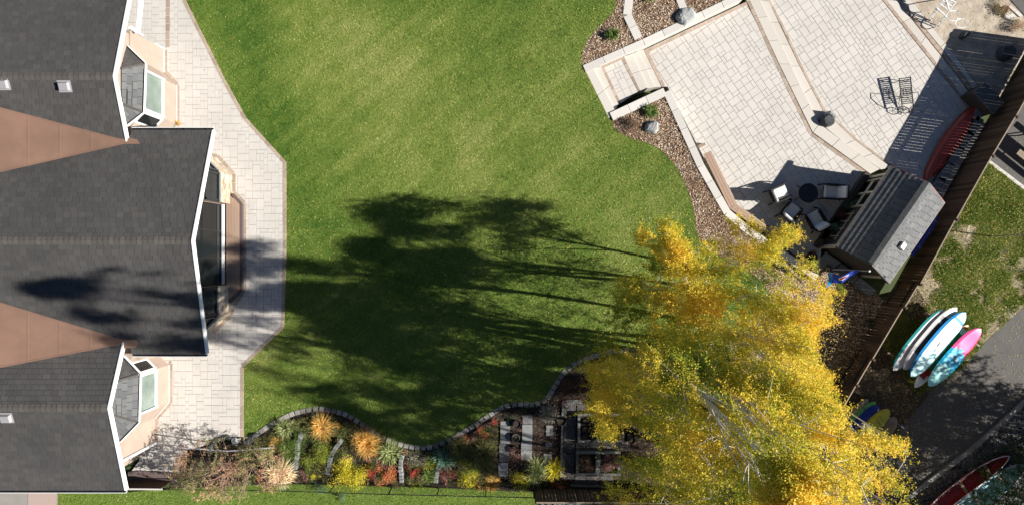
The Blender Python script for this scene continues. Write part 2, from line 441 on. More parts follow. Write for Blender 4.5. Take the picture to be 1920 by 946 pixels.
for i in range(len(xs)-1):
    for j in range(len(ys)-1):
        b.poly([(xs[i+a_], ys[j+c_], hz[i+a_, j+c_]) for a_, c_ in ((0, 0), (1, 0), (1, 1), (0, 1))], .5)
tag(b.build('ground', M['base']), kind='structure')

terr_edge = [(293, -110), (318, -60), (348, 0), (396, 96), (421, 147), (462, 221), (537, 304), (537, 480), (533, 613), (457, 687), (457, 818)]
bed_r = [(1146, 227), (1151, 238), (1174, 256), (1218, 270), (1245, 287), (1269, 316), (1289, 356), (1303, 403), (1305, 430), (1316, 454), (1337, 474), (1368, 489), (1420, 520), (1450, 560)]
bed_tl = [(1175, -110), (1158, -40), (1156, 0), (1150, 22), (1137, 38), (1115, 60), (1096, 88), (1090, 115), (1093, 125)]
kerb = [(440, 826), (472, 819), (495, 804), (541, 778), (572, 769), (598, 765), (631, 771), (652, 778), (685, 798), (707, 815), (740, 829), (772, 837), (805, 838), (842, 824), (884, 800), (912, 781), (940, 764), (966, 757), (997, 758), (1022, 750), (1039, 725), (1058, 697), (1081, 680), (1120, 665), (1180, 655), (1260, 660)]
kerb_s = smooth_poly(kerb, 3); bed_rs = smooth_poly(bed_r, 3); bed_tls = smooth_poly(bed_tl, 3)
lawn_px = terr_edge + kerb_s + [(1380, 640)] + bed_rs[::-1] + [(1142, 222), (1098, 135)] + bed_tls[::-1]
lawn_w = PL(lawn_px, 0)
S_lawn_w = PL([(108, 922), (236, 922), (320, 915), (520, 906), (760, 911), (1004, 922), (1004, 1060), (108, 1060)], 0)

def lawn_tone(x, y):
    px = x/S0+CX; py = CY-y/S0
    t = .33 + .30*(vnoise(x, y, None, .22)-.5) + .26*(vnoise(x+50, y, None, .6)-.5) + .20*(vnoise(x+50, y, None, 1.7)-.5)
    u = (x*.78+y*.62); v = (-x*.62+y*.78)
    t = t + (.07)*(vnoise(u*.35, v*1.6, None, 1.0)-.5) + (.18)*(vnoise(u*.6+9, v*4.5, None, 1.0)-.5)*(y > -6) + .02*np.sin(v*7.3+.6*np.sin(u*.4)) + .16*(vnoise(u*1.3+9, v*9, None, 1.0)-.5)
    # drier, thinner turf in the middle of the lawn, lush by the edges
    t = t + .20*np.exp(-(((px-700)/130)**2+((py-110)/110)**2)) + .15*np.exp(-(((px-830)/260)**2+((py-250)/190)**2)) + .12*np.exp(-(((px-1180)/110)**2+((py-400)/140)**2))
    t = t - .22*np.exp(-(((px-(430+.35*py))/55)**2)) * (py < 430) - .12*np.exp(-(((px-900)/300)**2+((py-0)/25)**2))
    return np.clip(t, 0.02, 1)

def grid_sheet(name, poly, z, cell, m, tonef):
    reg = poly if area2(poly) > 0 else poly[::-1]
    b = MB(); xs = [p[0] for p in reg]; ys = [p[1] for p in reg]
    x = min(xs)
    while x < max(xs):
        y = min(ys)
        while y < max(ys):
            c = [(x, y), (x+cell, y), (x+cell, y+cell), (x, y+cell)]
            if inside(reg, [q[0] for q in c], [q[1] for q in c]).all(): pl = c
            else: pl = clip_convex(reg, c)
            if pl: b.poly([(p[0], p[1], z) for p in pl], float(tonef(np.array(x+cell/2), np.array(y+cell/2))))
            y += cell
        x += cell
    return b.build(name, m)
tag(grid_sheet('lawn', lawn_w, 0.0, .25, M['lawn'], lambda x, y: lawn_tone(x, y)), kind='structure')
tag(grid_sheet('lawn_strip', S_lawn_w, 0.0, 1.0, M['lawn'], lambda x, y: lawn_tone(x, y)*0+.4), kind='structure')

def blades(name, poly, n, h, wd, tonef, m, zf=None, lean=1.1, keep=None):
    q = scatter_in(poly, n)
    if keep is not None: q = q[keep(q[:, 0], q[:, 1])]
    n = len(q)
    C = np.zeros((n, 3)); C[:, :2] = q
    if zf is not None: C[:, 2] = zf(q[:, 0], q[:, 1])
    a = rng.uniform(0, 2*np.pi, n)
    A = np.stack([np.cos(a), np.sin(a), np.zeros(n)], 1)*(wd*rng.uniform(.6, 1.4, n))[:, None]
    hh = h*rng.uniform(.5, 1.3, n)
    la = rng.uniform(0, 2*np.pi, n); lr = rng.uniform(0, lean, n)*hh*1.6
    B = np.stack([np.cos(la)*lr, np.sin(la)*lr, hh], 1)
    t = np.clip(tonef(q[:, 0], q[:, 1]) + rng.normal(0, .22, n), 0, 1)
    o = bpy.data.objects.new(name, quads_mesh(name, C, A, B, t, m, tri=True)); COL.objects.link(o)
    return tag(o, kind='stuff')
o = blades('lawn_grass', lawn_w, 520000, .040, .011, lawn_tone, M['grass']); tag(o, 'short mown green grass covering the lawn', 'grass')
o = blades('lawn_grass', S_lawn_w, 60000, .05, .010, lambda x, y: .36+.4*(vnoise(x, y, None, .9)-.5), M['grass']); tag(o, 'green grass strip outside the wire fence', 'grass')

def leaf_scatter(name, poly, n, size, label, z=.035, keep=None, m=None, t0=0, t1=1):
    q = scatter_in(poly, n)
    if keep is not None: q = q[keep(q[:, 0], q[:, 1])]
    n = len(q); C = np.zeros((n, 3)); C[:, :2] = q; C[:, 2] = z
    a = rng.uniform(0, 2*np.pi, n); s = size*rng.uniform(.6, 1.3, n)
    A = np.stack([np.cos(a), np.sin(a), rng.uniform(-.4, .4, n)], 1)*s[:, None]
    B = np.stack([-np.sin(a), np.cos(a), rng.uniform(-.5, .5, n)], 1)*s[:, None]*.7
    o = bpy.data.objects.new(name, quads_mesh(name, C, A, B, rng.uniform(t0, t1, n), m or M['fallen'])); COL.objects.link(o)
    return tag(o, label, 'leaves', kind='stuff')
leaf_scatter('fallen_leaves', lawn_w, 11000, .024, 'small yellow leaves scattered over the lawn',
             keep=lambda x, y: rng.uniform(0, 1, len(x)) < np.clip(.08+.55*(y < 2.5)*1.0+.3*np.exp(-((x+12)/2.5)**2)+.6*np.exp(-((x-7)/3)**2), 0, 1))

# ------------------------------------------------------------------ house terrace
z = .03
terr_in = [(240, 892), (262, 862), (262, 827), (292, 827), (292, 781), (318, 752), (318, 683), (290, 660), (290, 620), (398, 620), (430, 585), (430, 383), (434, 330), (396, 294), (300, 290), (331, 232), (331, 161), (308, 136), (308, 94), (235, 60), (235, -110)]
terr = terr_edge + [(430, 817), (400, 830), (352, 842), (335, 880), (330, 892)] + terr_in
b = MB(); b.poly([(x, y, .0) for x, y in PL(terr, 0)], .5)
terrace = tag(b.build('terrace', M['jointsand']), 'pale paved terrace along the house', kind='structure')
pave([P(a-(5 if i < 10 else 0), c, 0) for i, (a, c) in enumerate(terr)], z, 0, terrace, seed=3)
strip(PL(terr_edge, 0), .16, .36, z+.006, terrace, M['paver_brown'], 'border_paver', side=-.5)
strip(PL([(316, -60), (315, 90)], 0), .2, .36, z+.006, terrace, M['paver_brown'], 'border_paver')
for pl in ([(311, 94), (311, 134), (334, 160), (334, 236)], [(396, 292), (408, 292), (439, 326), (439, 360), (459, 381), (459, 543), (440, 572)], [(436, 578), (434, 590), (400, 624)],
           [(318, 676), (321, 680), (321, 755), (294, 783), (294, 826)]):
    strip(PL(pl, 0), .17, .36, z+.005, terrace, M['paver_brown'], 'border_paver')

# ------------------------------------------------------------------ patios, steps, walls
A_P = math.radians(34.5)
zp1, zp2, zl = LV['p1'], LV['p2'], LV['land']
p1 = [(1208, 94), (1398, 4), (1458, 121), (1521, 250), (1630, 328), (1540, 465), (1537, 514), (1507, 489), (1454, 451), (1381, 396), (1318, 292), (1252, 163), (1241, 162)]
b = MB(); b.prism(PL(p1, zp1), ZB, zp1-.03, .5); patio1 = tag(b.build('lower_patio', M['jointsand']), kind='structure')
pave(PL(p1, zp1), zp1, A_P, patio1, seed=5)
strip(PL([(1210, 96), (1400, 5)], zp1), .17, .36, zp1+.005, patio1, M['paver_brown'], 'border_paver', side=-.2)
strip(PL([(1210, 92), (1244, 162)], zp1), .17, .36, zp1+.006, patio1, M['paver_brown'], 'border_paver')
strip(PL([(1398, -10), (1457, 121), (1520, 251), (1629, 329)], zp1), .17, .36, zp1+.006, patio1, M['paver_brown'], 'border_paver')

p2 = [(1428, -30), (1440, 0), (1467, 52), (1500, 124), (1543, 206), (1601, 260), (1672, 313), (1690, 330), (1745, 405), (1808, 304), (1850, 232), (1830, 222), (1785, 165), (1653, 0), (1630, -30)]
b = MB(); b.prism(PL(p2, zp2), ZB, zp2-.03, .5); patio2 = tag(b.build('upper_patio', M['jointsand']), kind='structure')
pave(PL(p2, zp2), zp2, A_P, patio2, seed=8)
strip(PL([(1430, -24), (1441, 0), (1469, 52), (1502, 124), (1545, 206), (1603, 260), (1674, 313)], zp2), .11, .36, zp2+.006, patio2, M['paver_brown'], 'border_paver')
strip(PL([(1630, -30), (1655, 0), (1787, 165), (1832, 222)], zp2), .17, .36, zp2+.006, patio2, M['paver_brown'], 'border_paver', side=.4)

def step_flight(name, l0, l1, z, zb, m, plen, label=None):
    """one tread: pieces between polyline l0 and polyline l1 (same number of points)"""
    base = MB(); c = [(0, 0)]
    st = empty(name, (*P(*l0[0], z), 0), kind='structure')
    for (a0, a1), (b0, b1) in zip(zip(l0[:-1], l0[1:]), zip(l1[:-1], l1[1:])):
        A0, A1, B0, B1 = [Vector(P(*q, z)) for q in (a0, a1, b0, b1)]
        n = max(1, round((A1-A0).length/plen))
        for i in range(n):
            g = .006/max((A1-A0).length, .1)
            t0, t1 = i/n+g, (i+1)/n-g
            q = [A0.lerp(A1, t0), A0.lerp(A1, t1), B0.lerp(B1, t1), B0.lerp(B1, t0)]
            pb = MB(); pb.prism([tuple(v) for v in q], zb, z, R.random(), bev=.012)
            pb.build('step_slab', m, st)
    return st
# flight between the two patios: two treads
e0 = [(1401, -10), (1461, 120), (1524, 248), (1632, 326)]
e1 = [(1418, -14), (1480, 120), (1536, 232), (1650, 317)]
e2 = [(1429, -20), (1441, 2), (1499, 124), (1542, 206), (1602, 262), (1671, 314)]
e1b = [(1418, -14), (1424, 0), (1482, 124), (1532, 226), (1586, 270), (1652, 318)]
step_flight('patio_steps', e0, e1, -.655, ZB, M['tread'], 1.2)
step_flight('patio_steps', e1b, e2, -.80, ZB, M['tread'], 1.2)
# steps right of the upper patio, down to the dirt
step_flight('side_steps', [(1636, -30), (1660, 0), (1792, 165), (1838, 222)], [(1656, -30), (1680, 0), (1790, 137), (1848, 216)], -.935, ZB, M['tread'], 1.4)
step_flight('side_steps', [(1656, -30), (1682, 0), (1792, 137), (1850, 215)], [(1662, -30), (1689, 0), (1799, 132), (1856, 210)], -.95, ZB, M['paver_brown'], .36)
step_flight('side_steps', [(1662, -30), (1690, 0), (1800, 132), (1857, 210)], [(1683, -30), (1709, 0), (1803, 121), (1864, 205)], -.96, ZB, M['tread'], 1.4)
# steps up from the lawn
step_flight('lawn_steps', [(1098.5, 135), (1142, 222)], [(1112, 129), (1153, 207)], .0, ZB, M['tread'], 1.0)
step_flight('lawn_steps', [(1112, 129), (1153, 208)], [(1126, 124), (1160, 196)], -.17, ZB, M['tread'], 1.0)
land = [(1126, 124), (1163, 108), (1196, 172), (1158, 196)]
b = MB(); b.prism(PL(land, zl), ZB, zl-.03, .5); ld = tag(b.build('step_landing', M['jointsand']), kind='structure')
pave(PL([(1131, 122), (1163, 108), (1196, 172), (1163, 194)], zl), zl, math.radians(25), ld, seed=4)
strip(PL([(1129, 124), (1162, 194)], zl), .13, .36, zl+.005, ld, M['paver_brown'], 'border_paver')
strip(PL([(1166, 107), (1199, 170)], zl), .15, .36, zl+.005, ld, M['paver_brown'], 'border_paver')
strip(PL([(1128, 127), (1168, 108)], zl), .13, .36, zl+.009, ld, M['paver_brown'], 'border_paver')
step_flight('lawn_steps', [(1169, 106), (1200, 170)], [(1184, 101), (1214, 166)], -.335, ZB, M['tread'], 1.0)
step_flight('lawn_steps', [(1184, 101), (1214, 166)], [(1196, 96), (1227, 164)], -.45, ZB, M['tread'], 1.0)
step_flight('lawn_steps', [(1196, 96), (1227, 164)], [(1206, 92), (1240, 163)], -.56, ZB, M['tread'], 1.0)

def wall_cap(label, pts, width, ztop, zb=0.0, plen=1.0, side=.5, m=None, cm=None, pz=None, cat='wall', name='retaining_wall'):
    """low wall with cap stones along the px polyline given at height ztop"""
    w_ = [P(a, c, ztop) for a, c in pts]
    t = empty(name, (*w_[0], 0), label, cat)
    body = MB()
    for (ax, ay), (bx, by) in zip(w_[:-1], w_[1:]):
        L = math.hypot(bx-ax, by-ay); ux, uy = (bx-ax)/L, (by-ay)/L; nx, ny = -uy, ux
        o = (side)*width
        body.beam((ax+nx*o, ay+ny*o, (zb+ztop-.06)/2), (bx+nx*o, by+ny*o, (zb+ztop-.06)/2), width-.06, ztop-.06-zb, .3)
    body.build('wall_body', m or M['cap'], t)
    strip(w_, width, plen, ztop, t, cm or M['cap'], 'cap_stone', th=.06, side=side, bev=.01)
    return t
zc = .05
wall_cap('long pale capped wall between the top mulch beds and the lower patio', [(1095, 129), (1207, 80), (1392, -8)], .34, zc, ZB, side=0.0, plen=1.1)
wall_cap('short pale capped wall below the lawn steps landing', [(1146, 219), (1247, 172)], .40, .06, ZB, side=0)
wall_cap('pale cap wall dividing the two top mulch beds, forked', [(1181, -12), (1176, 28), (1197, 72)], .40, .045, side=0, plen=.8)
wall_cap('short pale cap wall running up to the flat topped boulder', [(1270, -14), (1284, 22)], .36, .045, side=0)
wall_cap('long pale capped wall between the right mulch bed and the lower patio', [(1248, 172), (1312, 312), (1362, 400), (1400, 432), (1436, 457), (1532, 521)], .36, .055, ZB, side=0.15, plen=1.0)
# composite bench along that wall
t = empty('patio_bench', (*P(1330, 300, zp1), zp1), 'long angled brown plank bench along the lower patio wall', 'bench')
for k in range(3):
    pl = [P(1321+4.8*k, 288-2.2*k, -.2), P(1370+4.8*k, 389-2.2*k, -.2), P(1370+4.8*k+80, 389-2.2*k+56, -.2)]
    for q0, q1, nm in ((pl[0], pl[1], 'plank'), (pl[1], pl[2], 'plank')):
        pb = MB(); pb.beam((*q0, -.2), (*q1, -.2), .122, .035, .3+.2*k); pb.build(nm, M['deck'], t)
for a, c in ((1331, 300), (1350, 338), (1369, 374), (1395, 400), (1425, 421)):
    x, y = P(a, c, -.3); pb = MB(); pb.box((x, y, (zp1-.22)/2), (.3, .1, -.22-zp1), .5); pb.build('bench_support', M['deckdark'], t)
b = MB(); x, y = P(1317, 272, -.3); b.box((x, y, (zp1-.35)/2), (.34, .14, -.35-zp1), math.radians(24), .6)
tag(b.build('wooden_block', M['woodtrim'], None, (x, y, zp1)), 'small tan wooden block beside the end of the plank bench', 'block')

# ------------------------------------------------------------------ mulch beds
def mulch(name, px, z0, label, n, zf=None):
    w_ = PL(px, 0)
    b = MB(); reg = w_ if area2(w_) > 0 else w_[::-1]
    zz = (lambda x, y: z0) if zf is None else zf
    g = .6; xs = [p[0] for p in reg]; ys = [p[1] for p in reg]; x = min(xs)
    while x < max(xs):
        y = min(ys)
        while y < max(ys):
            c = clip_convex(reg, [(x, y), (x+g, y), (x+g, y+g), (x, y+g)])
            if c: b.poly([(p[0], p[1], zz(*p)) for p in c], R.random())
            y += g
        x += g
    bed = b.build(name, M['mulchbase']); tag(bed, label, kind='structure')
    q = scatter_in(w_, n); C = np.zeros((n, 3)); C[:, :2] = q
    C[:, 2] = np.array([zz(a, c) for a, c in q]) + rng.uniform(.01, .05, n)
    a = rng.uniform(0, 2*np.pi, n); s = rng.uniform(.02, .06, n)
    A = np.stack([np.cos(a), np.sin(a), rng.uniform(-.5, .5, n)], 1)*s[:, None]
    B = np.stack([-np.sin(a), np.cos(a), rng.uniform(-.6, .6, n)], 1)*(rng.uniform(.008, .02, n))[:, None]
    me = quads_mesh('wood_chips', C, A, B, np.clip(rng.beta(1.3, 1.5, n)+.3*(vnoise(q[:, 0], q[:, 1], None, 1.3)-.5), 0, 1), M['chip'])
    o = bpy.data.objects.new('wood_chips', me); COL.objects.link(o); o.parent = bed; o['kind'] = 'stuff'
    return bed
mulch('mulch_bed', bed_tls + [(1205, 78), (1390, -6), (1500, -110)], -.01, 'wood chip beds above the lower patio', 16000)
def zr(x, y):
    return min(-.005, zg(x, y)-.005)
mulch('mulch_bed', bed_rs + [(1440, 640), (1360, 680), (1290, 880), (1270, 1060), (1400, 1060), (1500, 885), (1594, 720), (1626, 670), (1682, 575), (1665, 550), (1560, 500), (1536, 528), (1436, 460), (1400, 436), (1362, 402), (1312, 318), (1247, 174)], .3, 'wood chip bed between lawn and patio wall', 48000, zr)

# ------------------------------------------------------------------ dirt, outer ground, road, gravel
def sheet(name, px, z, m, label=None, cell=None):
    b = MB(); b.poly([(x, y, z) for x, y in PL(px, z)], .5)
    o = b.build(name, m); return tag(o, label, kind='structure')
b = MB(); b.prism(PL([(1683, -60), (1709, 0), (1803, 121), (1864, 205), (1905, 128), (2010, -60)], -1.0), ZB-.1, -.99, .5)
tag(b.build('sandy_dirt', M['dirt']), 'bare sandy dirt beyond the upper patio', kind='structure')
rough_px = [(1700, 540), (1740, 480), (1800, 385), (1852, 304), (1925, 362), (1990, 420), (1990, 530), (1925, 570), (1886, 604), (1840, 648), (1805, 690), (1720, 740), (1650, 640)]
sheet('rough_grass_ground', rough_px, ZO, M['rough'])
sheet('leaf_litter_ground', [(1830, 720), (1770, 850), (1700, 930), (1560, 930), (1540, 760), (1640, 560), (1720, 540), (1800, 660)], ZO+.003, M['litter'])
sheet('driveway_road', [(1990, 530), (1925, 571), (1886, 604), (1842, 646), (1800, 690), (1745, 735), (1700, 790), (1640, 860), (1540, 930), (1500, 1100), (1660, 1100), (1690, 934), (1760, 880), (1826, 832), (1875, 785), (1922, 744), (2010, 670)], ZO+.008, M['asphalt'])
sheet('paved_pad', [(1852, 300), (1925, 356), (2010, 400), (2040, 60), (1940, 130)], ZO+.004, M['asphalt'])
sheet('garden_soil', kerb_s + [(1370, 650), (1300, 880), (1270, 1060), (1004, 1060), (1004, 922), (760, 911), (520, 906), (320, 915), (330, 892), (340, 850), (400, 832)], -.012, M['soil'])
sheet('driveway', [(-100, 918), (52, 918), (52, 1060), (-100, 1060)], .006, M['concrete'])
sheet('driveway_edge', [(52.5, 918), (108, 918), (108, 1060), (52.5, 1060)], .004, M['pinkcon'])
def rough_keep(x, y):
    d = vnoise(x, y, None, .9)*.6+vnoise(x, y, None, 2.6)*.4
    px = x/S0+CX; py = CY-y/S0
    d = d - .30*np.exp(-(((px-1740)/45)**2+((py-560)/60)**2)) - .12*(py > 480) - .5*np.exp(-(((px-1836)/16)**2+((py-440)/18)**2)) + .08*(py < 420)
    return rng.uniform(0, 1, len(px)) < np.clip((d-.24)/.26, .04, 1)
o = blades('rough_grass', PL(rough_px, ZO), 130000, .10, .013, lambda x, y: .40+.5*(vnoise(x, y, None, 1.5)-.5), M['grass'], keep=rough_keep, zf=lambda x, y: ZO)
tag(o, 'patchy rough grass beyond the wooden fence', 'grass')
leaf_scatter('fallen_leaves', PL(rough_px, ZO), 3800, .03, 'yellow and tan leaves on the rough grass', z=ZO+.06)
leaf_scatter('fallen_leaves', PL([(1735, 720), (1700, 800), (1640, 880), (1560, 880), (1560, 760), (1650, 600), (1720, 560), (1760, 700), (1840, 640), (1800, 720)], ZO), 2600, .026, 'tan leaf litter beside the road', z=ZO+.03)
leaf_scatter('fallen_leaves', PL([(1860, 320), (2000, 410), (2000, 130), (1920, 200)], ZO), 160, .03, 'few tan leaves on the paved pad', z=ZO+.02)
# light edging of the pad
b = MB(); q = PL([(1849, 303), (1853, 299), (1945, 368), (1941, 373)], ZO); b.prism(q, ZO-.1, ZO+.05, .5); tag(b.build('pad_kerb', M['cap'], None, (*q[0], 0)), 'pale kerb between paved pad and rough grass', 'kerb', kind='structure')
# road kerb
kx = [(1689, 936), (1757, 883), (1822, 834), (1873, 789), (1921, 745), (2000, 672)]
t = empty('road_kerb', (*P(1689, 936), 0), kind='structure')
strip(PL([(1560, 1040)]+kx, ZO), .2, 1.6, ZO+.12, t, M['concrete'], 'kerb_stone', th=.14, side=-.5)
gpx = [(1560, 1048), (1693, 941), (1760, 888), (1826, 839), (1877, 794), (1925, 750), (2020, 668), (2080, 1100), (1560, 1100)]
sheet('gravel_bed', gpx, ZO+.01, M['soil'])
def gravel(poly, n, s0, s1, z, label):
    q = scatter_in(poly, n); s = rng.uniform(s0, s1, n)
    base = np.array([(1, 0, 0), (0, 1, 0), (-1, 0, 0), (0, -1, 0), (0, 0, .8), (0, 0, -.6)], float)
    fc = np.array([(0, 1, 4), (1, 2, 4), (2, 3, 4), (3, 0, 4)])
    sc3 = s[:, None, None]*rng.uniform(.6, 1.2, (n, 1, 3)); V = base[None]*sc3
    V = V + rng.normal(0, .18, V.shape)*s[:, None, None]
    a = rng.uniform(0, 2*np.pi, n); c_, s_ = np.cos(a)[:, None], np.sin(a)[:, None]
    X = V[..., 0]*c_-V[..., 1]*s_; Y = V[..., 0]*s_+V[..., 1]*c_
    V = np.stack([X+q[:, :1], Y+q[:, 1:], V[..., 2]+z], -1).reshape(-1, 3)
    FF = (fc[None]+(np.arange(n)*6)[:, None, None]).reshape(-1)
    me = bpy.data.meshes.new('gravel'); me.vertices.add(len(V)); me.vertices.foreach_set('co', V.astype(np.float32).ravel())
    nf = n*4; me.loops.add(nf*3); me.loops.foreach_set('vertex_index', FF.astype(np.int32))
    me.polygons.add(nf); me.polygons.foreach_set('loop_start', np.arange(0, nf*3, 3, dtype=np.int32))
    at = me.attributes.new('tone', 'FLOAT', 'FACE'); at.data.foreach_set('value', np.repeat(rng.uniform(0, 1, n), 4).astype(np.float32))
    me.materials.append(M['gravel']); me.update(calc_edges=True)
    o = bpy.data.objects.new('gravel', me); COL.objects.link(o); return tag(o, label, 'gravel', kind='stuff')
gravel(PL([(1610, 1010), (1693, 943), (1760, 890), (1826, 842), (1877, 797), (1925, 753), (1990, 690), (1990, 1010)], ZO), 15000, .035, .075, ZO+.03, 'dark grey gravel beside the road kerb')
gravel(PL([(1012, 925), (1110, 925), (1110, 960), (1012, 960)], 0), 1200, .03, .06, .01, 'gravel strip outside the short wooden fence')
g_ = gravel(PL([(1712, 0), (1805, 118), (1864, 195), (1900, 130), (1960, -20)], -1), 500, .015, .045, -.995, 'small clods and stones on the sandy dirt')
g_.data.materials[0] = M['dirt']
# ------------------------------------------------------------------ house
PITCH = .37
r1z, r2z, r3z = 4.4, 5.0, 4.4
Y1, Y2, Y3 = P(0, 143, r1z)[1], P(0, 451, r2z)[1], P(0, 764, r3z)[1]
def zz1(y): return r1z - PITCH*abs(y-Y1)
def zz2(y): return r2z - PITCH*abs(y-Y2)
def zz3(y): return r3z - PITCH*abs(y-Y3)
XW = -27.0
house = empty('house', (-18, .4, 0), 'large tan stucco house with three dark shingled gables and white rake boards', 'house')
shing = MB()          # overflow tabs
n_tab = [0]
def tab_mesh(wd, ex, ti, m, nm='shingle'):
    k = (nm, round(wd, 2), round(ex, 3), ti, m.name)
    if k not in _pm:
        b = MB(); t = .026; g = .009
        V = [(g, 0, -.02), (wd-g, 0, -.02), (wd-g, ex+.01, -.02), (g, ex+.01, -.02), (g, 0, t), (wd-g, 0, t), (wd-g, ex+.01, .004), (g, ex+.01, .004)]
        b.faces(V, [(4, 5, 6, 7), (0, 1, 5, 4), (1, 2, 6, 5), (3, 0, 4, 7)], ti/4)
        _pm[k] = b.mesh(nm, m)
    return _pm[k]
def shingle_plane(poly3, udir, parent, m, ex=.222, tab=.305, limit=0, pick=None, seed=0, over='shingle_field', jit=.0, thick=.026):
    """poly3: planar polygon (3D, world); udir: horizontal eave direction. v goes up the slope."""
    rr = random.Random(seed)
    u = Vector(udir).normalized()
    o = Vector(poly3[0]); nrm = Vector((0, 0, 0))
    for i in range(len(poly3)):
        a, c = Vector(poly3[i])-o, Vector(poly3[(i+1) % len(poly3)])-o; nrm += a.cross(c)
    nrm.normalize()
    if nrm.z < 0: nrm = -nrm
    v = nrm.cross(u)
    if v.z < 0: u = -u; v = nrm.cross(u)
    pu = [((Vector(p)-o).dot(u), (Vector(p)-o).dot(v)) for p in poly3]
    if area2(pu) < 0: pu = pu[::-1]
    u0, u1 = min(p[0] for p in pu), max(p[0] for p in pu); v0, v1 = min(p[1] for p in pu), max(p[1] for p in pu)
    base = MB(); base.poly([tuple(Vector(p)-nrm*.004) for p in poly3], .5)
    mat3 = Matrix((u, v, nrm)).transposed()
    res = MB(); cnt = 0
    rows = int((v1-v0)/ex)+1
    order = []
    for r_ in range(rows):
        x = u0-(r_ % 2)*tab*.5 - rr.uniform(0, .08) + (r_ % 3)*.05; 
        while x < u1:
            order.append((r_, x)); x += tab
    if limit: order.sort(key=lambda q: -q[0])
    for r_, x in order:
        y = v0+r_*ex; tn = min(4, max(0, int(rr.gauss(2.2, 1.1))))
        rect = [(x, y), (x+tab, y), (x+tab, y+ex), (x, y+ex)]
        full = inside(pu, [q[0]+(1e-4 if q[0] == x else -1e-4) for q in rect], [q[1]+(1e-4 if q[1] == y else -1e-4) for q in rect]).all()
        if full and cnt < limit and (pick is None or pick(o+u*x+v*y)):
            me = tab_mesh(tab, ex, tn, m); ob = bpy.data.objects.new('shingle', me); COL.objects.link(ob); ob.parent = parent
            ob.matrix_local = Matrix.Translation(o+u*x+v*y-Vector(world_loc(parent))) @ mat3.to_4x4(); cnt += 1; continue
        g = .009
        c = clip_convex(pu, [(x+g, y), (x+tab-g, y), (x+tab-g, y+ex), (x+g, y+ex)])
        if len(c) < 3: continue
        if area2(c) < 0: c = c[::-1]
        t_ = rr.uniform(-jit, jit)
        def pt(q, low=False):
            h = -.02 if low else thick+t_-(thick-.004)*min(1, max(0, (q[1]-y)/ex))
            return tuple(o+u*q[0]+v*q[1]+nrm*h)
        n = len(c); V = [pt(q) for q in c]+[pt(q, True) for q in c]
        fs = [tuple(range(n))]+[(n+i, n+(i+1) % n, (i+1) % n, i) for i in range(n)]
        res.faces(V, fs, tn/4)
    ob = res.build(over, m, parent); ob['kind'] = 'stuff'
    return base, nrm

def roof_part(name, polys, parent, m, felt, seed, **kw):
    rp = MB(); 
    for pl in polys: rp.poly(pl)
    ob = rp.build(name, felt, parent)
    for i, pl in enumerate(polys): shingle_plane(pl, (1, 0, 0), ob, m, seed=seed+i, **kw)
    return ob
def ridge_caps(a, b, parent, m, wd=.16, step=.222, drop=.37, n0=0):
    a, b = Vector(a), Vector(b); L = (b-a).length; d = (b-a)/L; s = Vector((0, 0, 1)).cross(d).normalized()
    n = int(L/step); k = 'ridge%.2f%.2f%s' % (step, wd, m.name)
    mes = []
    for ti in range(3):
        q = MB(); t0, t1 = .045, .028
        V = []
        for x, t in ((0, t0), (step+.01, t1)):
            V += [(x, -wd, t-wd*drop), (x, 0, t), (x, wd, t-wd*drop), (x, -wd, t-wd*drop-.03), (x, wd, t-wd*drop-.03)]
        q.faces(V, [(0, 1, 6, 5)[::-1], (1, 2, 7, 6)[::-1], (3, 4, 2, 1), (3, 1, 0), (0, 5, 8, 3), (2, 4, 9, 7)], .3+.2*ti)
        mes.append(q.mesh('ridge_shingle', m))
    Mx = Matrix((d, s, Vector((0, 0, 1)))).transposed().to_4x4()
    pl = Vector(world_loc(parent))
    for i in range(n):
        ob = bpy.data.objects.new('ridge_shingle', mes[R.randrange(3)]); COL.objects.link(ob); ob.parent = parent
        ob.matrix_local = Matrix.Translation(a+d*(i*step)-pl) @ Mx

def xr(px, z): return P(px, 0, z)[0]
# roof corners (world)
zA = 3.08; n1 = (xr(248, zA), P(0, 0, zA)[1]+.02, zz1(P(0, 0, zA)[1]+.02))
yN = n1[1]; N1 = (n1[0], yN, n1[2]); yN2 = 12.2; N1b = (xr(252, zz1(yN2)), yN2, zz1(yN2))
R1 = (xr(214, r1z), Y1, r1z)
yv = 4.596; V1 = (-16.08, yv, zz1(yv))
roof1 = roof_part('upper_roof', [[(XW, Y1, r1z), R1, N1b, (XW, yN2, zz1(yN2))], [(XW, Y1, r1z), (XW, yv, zz1(yv)), V1, R1]], house, M['shingle'], M['felt'], 10)
R2 = (xr(361, r2z), Y2, r2z)
yt = Y2+4.67; T2 = (xr(400, zz2(yt)), yt, zz2(yt)); yb = P(0, 664, 3.45)[1]; B2 = (xr(388, zz2(yb)), yb, zz2(yb))
y23 = -3.738; xn = -16.0
roof2 = empty('x', (0, 0, 0)); bpy.data.objects.remove(roof2)
rp = MB()
pN = [(XW, Y2, r2z), R2, T2, (xn, yt, zz2(yt)), (xn, yv, zz2(yv)), (XW, yv, zz2(yv))]
pS = [(XW, Y2, r2z), (XW, y23, zz2(y23)), (xn, y23, zz2(y23)), (xn, yb, zz2(yb)), B2, R2]
for pl in (pN, pS): rp.poly(pl)
roof2 = rp.build('main_roof', M['felt'], house)
shingle_plane(pN, (1, 0, 0), roof2, M['shingle'], limit=150, pick=lambda q: q.x > -24.4, seed=21)
shingle_plane(pS, (1, 0, 0), roof2, M['shingle'], limit=150, pick=lambda q: q.x > -24.4, seed=22, thick=.032)
